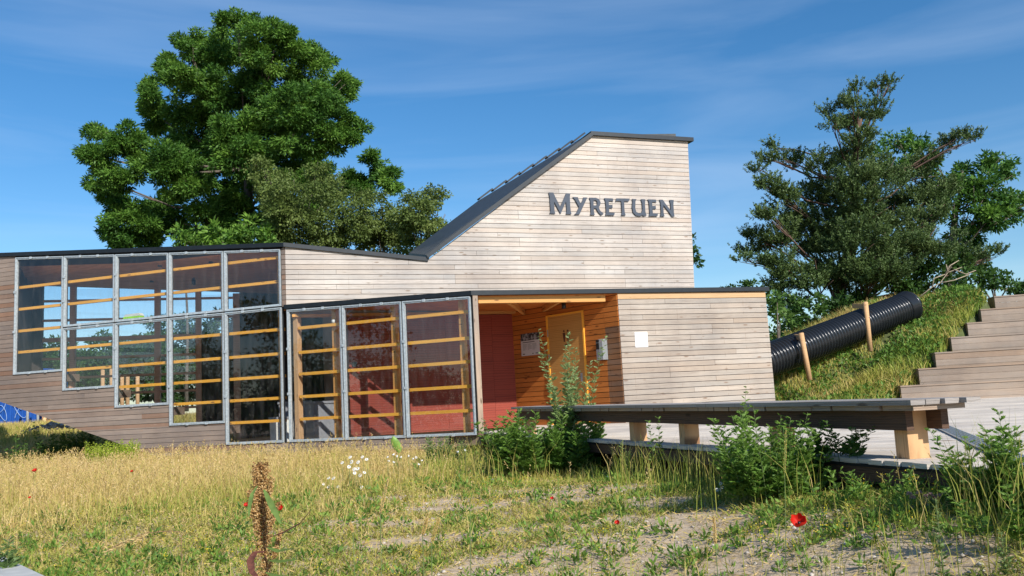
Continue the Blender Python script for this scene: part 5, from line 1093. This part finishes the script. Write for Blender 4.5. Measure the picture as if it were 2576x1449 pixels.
# --- flowers
def petal_ring(c, n, r, wd, tiltz, m, name, parent, face):
    face = face.normalized(); u_ = face.orthogonal().normalized(); v_ = face.cross(u_); g = MB()
    for i in range(n):
        a = 2 * math.pi * i / n + .1; d = (u_ * math.cos(a) + v_ * math.sin(a)); e = face.cross(d); tip = c + d * r + face * r * tiltz; md = c + d * r * .55 + face * r * tiltz * .35
        g.add([c + d * r * .08, md + e * wd, tip + e * wd * .5, tip - e * wd * .5, md - e * wd], [(0, 1, 2, 3, 4)])
    o = g.build(name, m, parent); a_t = o.data.attributes.new('tint', 'FLOAT', 'POINT'); a_t.data.foreach_set('value', [random.uniform(.2, .9) for _ in o.data.vertices]); return o
def flower_stem(p, T, lean=.05, r=.0022):
    z0 = float(gz(p.x, p.y)); b = Vector((p.x + random.uniform(-lean, lean), p.y + random.uniform(-lean, lean), z0)); MB().tube([b, b.lerp(p, .5) + Vector((random.uniform(-.01, .01), 0, 0)), p], [r * 1.3, r, r * .8], 5).build('stem', M_['stem'], T)
pop = [(2010, 1315, 5.0, .042, 'largest red poppy, in the right foreground'), (1403, 1128, 13.6, .045, 'red poppy before the weeds by the entrance'), (705, 1280, 8.2, .042, 'small red poppy just right of the dock plant'), (621, 1271, 8.6, .036, 'small red poppy just left of the dock plant'),
       (88, 1184, 13.0, .045, 'faded red poppy in the dry grass at far left'), (332, 1186, 13.4, .030, 'tiny pink red poppy in the dry grass below the lime bush'), (1553, 1316, 7.0, .028, 'tiny red poppy in the bare middle foreground'), (1389, 1254, 9.0, .024, 'tiny red poppy left of the bare patch in mid field'), (2468, 1196, 6.9, .02, 'tiny red bud among the weeds at the right'), (75, 1252, 8.5, .018, 'tiny red bud low in the grass at far left')]
for X, Y, d, r, lb in pop:
    p = near(X, Y, d); r = r * (1 if d == 5.0 else .72); T = thing('poppy', lb, 'poppy', tuple(p), 0, 'red poppies in the field'); fc = Vector((-.25, -.5, .8)); g = MB(); fc = fc.normalized(); u_ = fc.orthogonal().normalized(); v_ = fc.cross(u_)
    K_, N_ = 5, 20; vs = []; fs = []
    for i in range(K_ + 1):
        t = i / K_
        for j in range(N_): a = 2 * math.pi * j / N_; rr_ = r * math.sin(t * 1.45) * (1 + .07 * math.sin(3 * a + d) * t); vs.append(p + (u_ * math.cos(a) + v_ * math.sin(a)) * rr_ * (1 + .12 * math.sin(7 * a) * t) + fc * (r * (1.15 * (1 - math.cos(t * 1.5)) + .16 * math.sin(5 * a + 1) * t) - r * .4))
    for i in range(K_):
        for j in range(N_): fs.append((i * N_ + j, i * N_ + (j + 1) % N_, (i + 1) * N_ + (j + 1) % N_, (i + 1) * N_ + j))
    o = g.add(vs, fs, True).build('petals', V_['red'], T); a_t = o.data.attributes.new('tint', 'FLOAT', 'POINT'); a_t.data.foreach_set('value', [random.uniform(.0, 1) for _ in o.data.vertices])
    MB().tube([p - fc * r * .3, p + fc * r * .1], [r * .16, r * .2], 8).build('seed_head', M_['black'], T); flower_stem(p - fc * r * .35, T)
def dc(a, b, ox): return ((ox + a / 2.342) / 1.59, (1700 + b / 2.342) / 1.59)
dl_ = [(dc(a, b, 1000), 12.0, 0) for a, b in ((863, 352), (938, 300), (950, 345), (1012, 347), (927, 390), (1052, 298), (1092, 320), (975, 412), (1007, 408), (980, 448), (1072, 443), (1030, 470), (735, 495), (780, 497), (690, 552), (735, 578), (825, 578), (1044, 582), (1057, 622))]
dl_ += [(dc(a, b, 1000), 13.2, 1) for a, b in ((1285, 295), (1340, 268), (1370, 290), (1410, 295), (1300, 330), (1350, 340), (1480, 287), (1525, 310), (1560, 300), (1610, 325), (1585, 360), (1945, 243), (2020, 230))]
dl_ += [(dc(a, b, 2000), 8.2, 2) for a, b in ((2280, 518), (2300, 535), (2347, 516), (2065, 548), (2080, 583), (2030, 605), (2070, 607), (2500, 580), (2532, 600), (2570, 592), (2515, 560))]
LB = ('white daisy in the patch before the glazing', 'withering daisy by the large green leaf', 'white daisy in the patches before the bench')
_cnt = {}
for (X, Y), d, k in sorted(dl_, key=lambda e: e[0][0]):
    p = near(X, Y, d); _cnt[k] = _cnt.get(k, 0) + 1; T = thing('daisy', LB[k] + ', ' + ORD[_cnt[k] - 1] + ' from the left', 'daisy', tuple(p), 0, ('daisies before the glazing', 'withering daisies by the plinth', 'daisies before the bench')[k]); r = (.027, .020, .020)[k] * random.uniform(.85, 1.15); fc = Vector((random.uniform(-.5, .6), -.75, random.uniform(.3, 1.0)))
    petal_ring(p, 13, r, r * .17, (-.1, -.7, -.15)[k] , V_['petal'], 'petals', T, fc); fn = fc.normalized(); o = MB().tube([p, p + fn * r * .22], [r * .34, r * .2], 8).build('centre', V_['yellow'], T); flower_stem(p - fn * .003, T, .04)
def ball_head(name, label, cat, X, Y, d, r, m, group=None, n=60):
    p = near(X, Y, d); T = thing(name, label, cat, tuple(p), 0, group); lv = Leaves(); dd = rdir(n); dd[:, 2] = np.abs(dd[:, 2]) * 1.1 - .25; lv.add(np.array(p) + dd * r * .3, dd, r, r * .35, rng.uniform(0, 1, n)); lv.build('florets', V_[m], T); flower_stem(p, T)
ball_head('knapweed_flower', 'small purple flower at the lower right of the foreground', 'flower', 2331, 1418, 5.0, .020, 'purple', n=90)
ball_head('cornflower', 'tiny blue flower in the green middle of the field', 'flower', 1529, 1200, 10.5, .014, 'bluef', 'tiny blue flowers'); ball_head('cornflower', 'tiny blue flower in the grass before the weeds by the entrance', 'flower', 1240, 1207, 11.5, .014, 'bluef', 'tiny blue flowers')
for j, (X, Y) in enumerate(((2288, 1243), (2296, 1252), (2312, 1240), (2330, 1250), (2341, 1246), (2349, 1254), (2362, 1249), (2372, 1247))): ball_head('clover_flower', 'pinkish clover head below the deck edge beam, ' + ORD[j] + ' from the left', 'clover', X, Y, 5.6, .017, 'pink', 'clover heads below the deck')
# small yellow flowers
lv = Leaves(); x, y = field(2600, 4.8, 13, 1.1); k = (fb(x, y, .8, 71) > .60); x, y = x[k], y[k]; n = len(x); P = np.repeat(P3(x, y), 9, 0) + rng.normal(0, .022, (n * 9, 3)) + np.array([0, 0, .12]) ; lv.add(P, rdir(n * 9), .011, .008, rng.uniform(0, 1, n * 9)); o = lv.build('yellow_flowers', V_['yellow']); tag(o, 'sprinkled tiny yellow flowers low in the field', kind='stuff')
# --- grass heads standing close to the camera
def spike(label, a, b, d, r, tint, base_x, m='grass', n=260):
    p0_, p1_ = near(*a, d), near(*b, d); T = thing('grass_spike', label, 'grass spike', tuple(p0_), 0, 'seed spikes close to the camera'); gz0 = float(gz(p0_.x, d)); bt = near(base_x, 1600, d); bt.z = gz0
    MB().tube([bt, bt.lerp(p0_, .6) + Vector((.004, 0, .01)), p0_, p1_], [.0022, .0018, .0014, .0008], 5).build('stem', M_['stem'], T); lv = Leaves(); t = rng.uniform(0, 1, n); c = np.array(p0_) * (1 - t)[:, None] + np.array(p1_) * t[:, None]; dd = rdir(n); ax = np.array((p1_ - p0_).normalized())
    lv.add(c + dd * (r * np.sin(np.pi * (.08 + .88 * t)) ** .5)[:, None] * .6, dd * .5 + ax, .008, .0028, tint + rng.normal(0, .1, n)); lv.build('spikelets', V_[m], T)
for s_ in (('pale soft grass spike left of the middle foreground', (957, 1292), (975, 1208), 3.2, .0075, .85, 948), ('slim yellow green grass spike in the middle of the field', (1182, 1262), (1214, 1152), 3.4, .006, .45, 1170), ('short brown grass spike, left of a pair in the middle foreground', (1063, 1346), (1074, 1305), 2.9, .008, .75, 1060),
           ('long grey brown grass spike, right of a pair in the middle foreground', (1086, 1368), (1103, 1305), 2.9, .007, .70, 1062), ('tan grass spike left of the largest poppy', (1800, 1372), (1795, 1302), 3.0, .0065, .85, 1806), ('very tall pale grass spike before the broad weed at the bench', (1974, 1190), (1977, 1085), 4.6, .007, .55, 1976),
           ('green grass spike near the tiny poppy in the middle foreground', (1410, 1330), (1402, 1182), 3.6, .005, .25, 1412), ('small brown grass spike low in the left foreground', (888, 1340), (882, 1318), 3.3, .006, .8, 896)): spike(*s_)
# bent straw panicle
T = thing('bent_grass_panicle', 'bent straw coloured grass panicle lying low in the left foreground', 'grass panicle', tuple(near(455, 1400, 5.4))); g = MB(); pp = [near(X, Y, 5.4) for X, Y in ((458, 1440), (457, 1345), (452, 1338), (430, 1336), (370, 1340), (330, 1355), (272, 1382))]; g.tube(pp, [.002] * 7, 5).build('stem', M_['drystem'], T)
n = 150; t = rng.uniform(0, 1, n); a_1, a_2, a_3 = [np.array(near(X, Y, 5.4)) for X, Y in ((375, 1339), (330, 1354), (270, 1383))]; c = np.where(t[:, None] < .45, a_1 + (a_2 - a_1) * (t / .45)[:, None], a_2 + (a_3 - a_2) * ((t - .45) / .55)[:, None]); lv = Leaves(); lv.add(c + rng.normal(0, .008, (n, 3)) + np.array([0, 0, -.012]), (a_3 - a_1)[None] + rng.normal(0, .15, (n, 3)), .03, .006, .9 + rng.normal(0, .06, n)); lv.build('spikelets', V_['grass'], T)
# tall fresh blades and stems close to the camera, and along the deck
tg = Blades()
for X0, X1, n, d0, d1, h0, h1, tn in ((1250, 1330, 60, 4.3, 5.2, .25, .55, .12), (1330, 1600, 90, 4.4, 6.5, .2, .5, .3), (2180, 2576, 90, 4.2, 5.6, .15, .38, .4), (1640, 2150, 110, 4.3, 6.2, .12, .36, .38), (800, 1250, 70, 4.4, 6.0, .15, .4, .45), (0, 640, 70, 4.6, 7, .15, .35, .5), (1540, 1960, 260, 7.2, 11.0, .3, .62, .3), (1080, 1400, 320, 12.0, 15.5, .35, .7, .35), (1960, 2360, 100, 4.6, 5.6, .1, .25, .4)):
    Xs = rng.uniform(X0, X1, n); ds = rng.uniform(d0, d1, n); xw = np.array([near(a, 1300, b).x for a, b in zip(Xs, ds)]); k = allowed(xw, ds); xw, ds = xw[k], ds[k]; n = len(xw)
    tg.add(P3(xw, ds, -.01), rng.uniform(h0, h1, n), rng.uniform(.0035, .006, n) * (.6 + ds / 14), rng.uniform(.05, .5, n), tn + rng.normal(0, .13, n), .12)
for X0, X1, n, h0, h1 in ((2405, 2600, 130, .28, .62), (1840, 2060, 90, .3, .55), (1540, 1840, 200, .3, .55), (2060, 2380, 90, .06, .2)):
    pts_ = np.array([tuple(gedge(X, o_)) for X, o_ in zip(rng.uniform(X0, X1, n), rng.uniform(.06, .7, n))]); tg.add(pts_, rng.uniform(h0, h1, n), rng.uniform(.004, .007, n), rng.uniform(.05, .5, n), .35 + rng.normal(0, .13, n), .15)
o = tg.build('tall_grass', V_['grass']); tag(o, 'tall fresh grass stems near the camera and along the deck edge', kind='stuff')
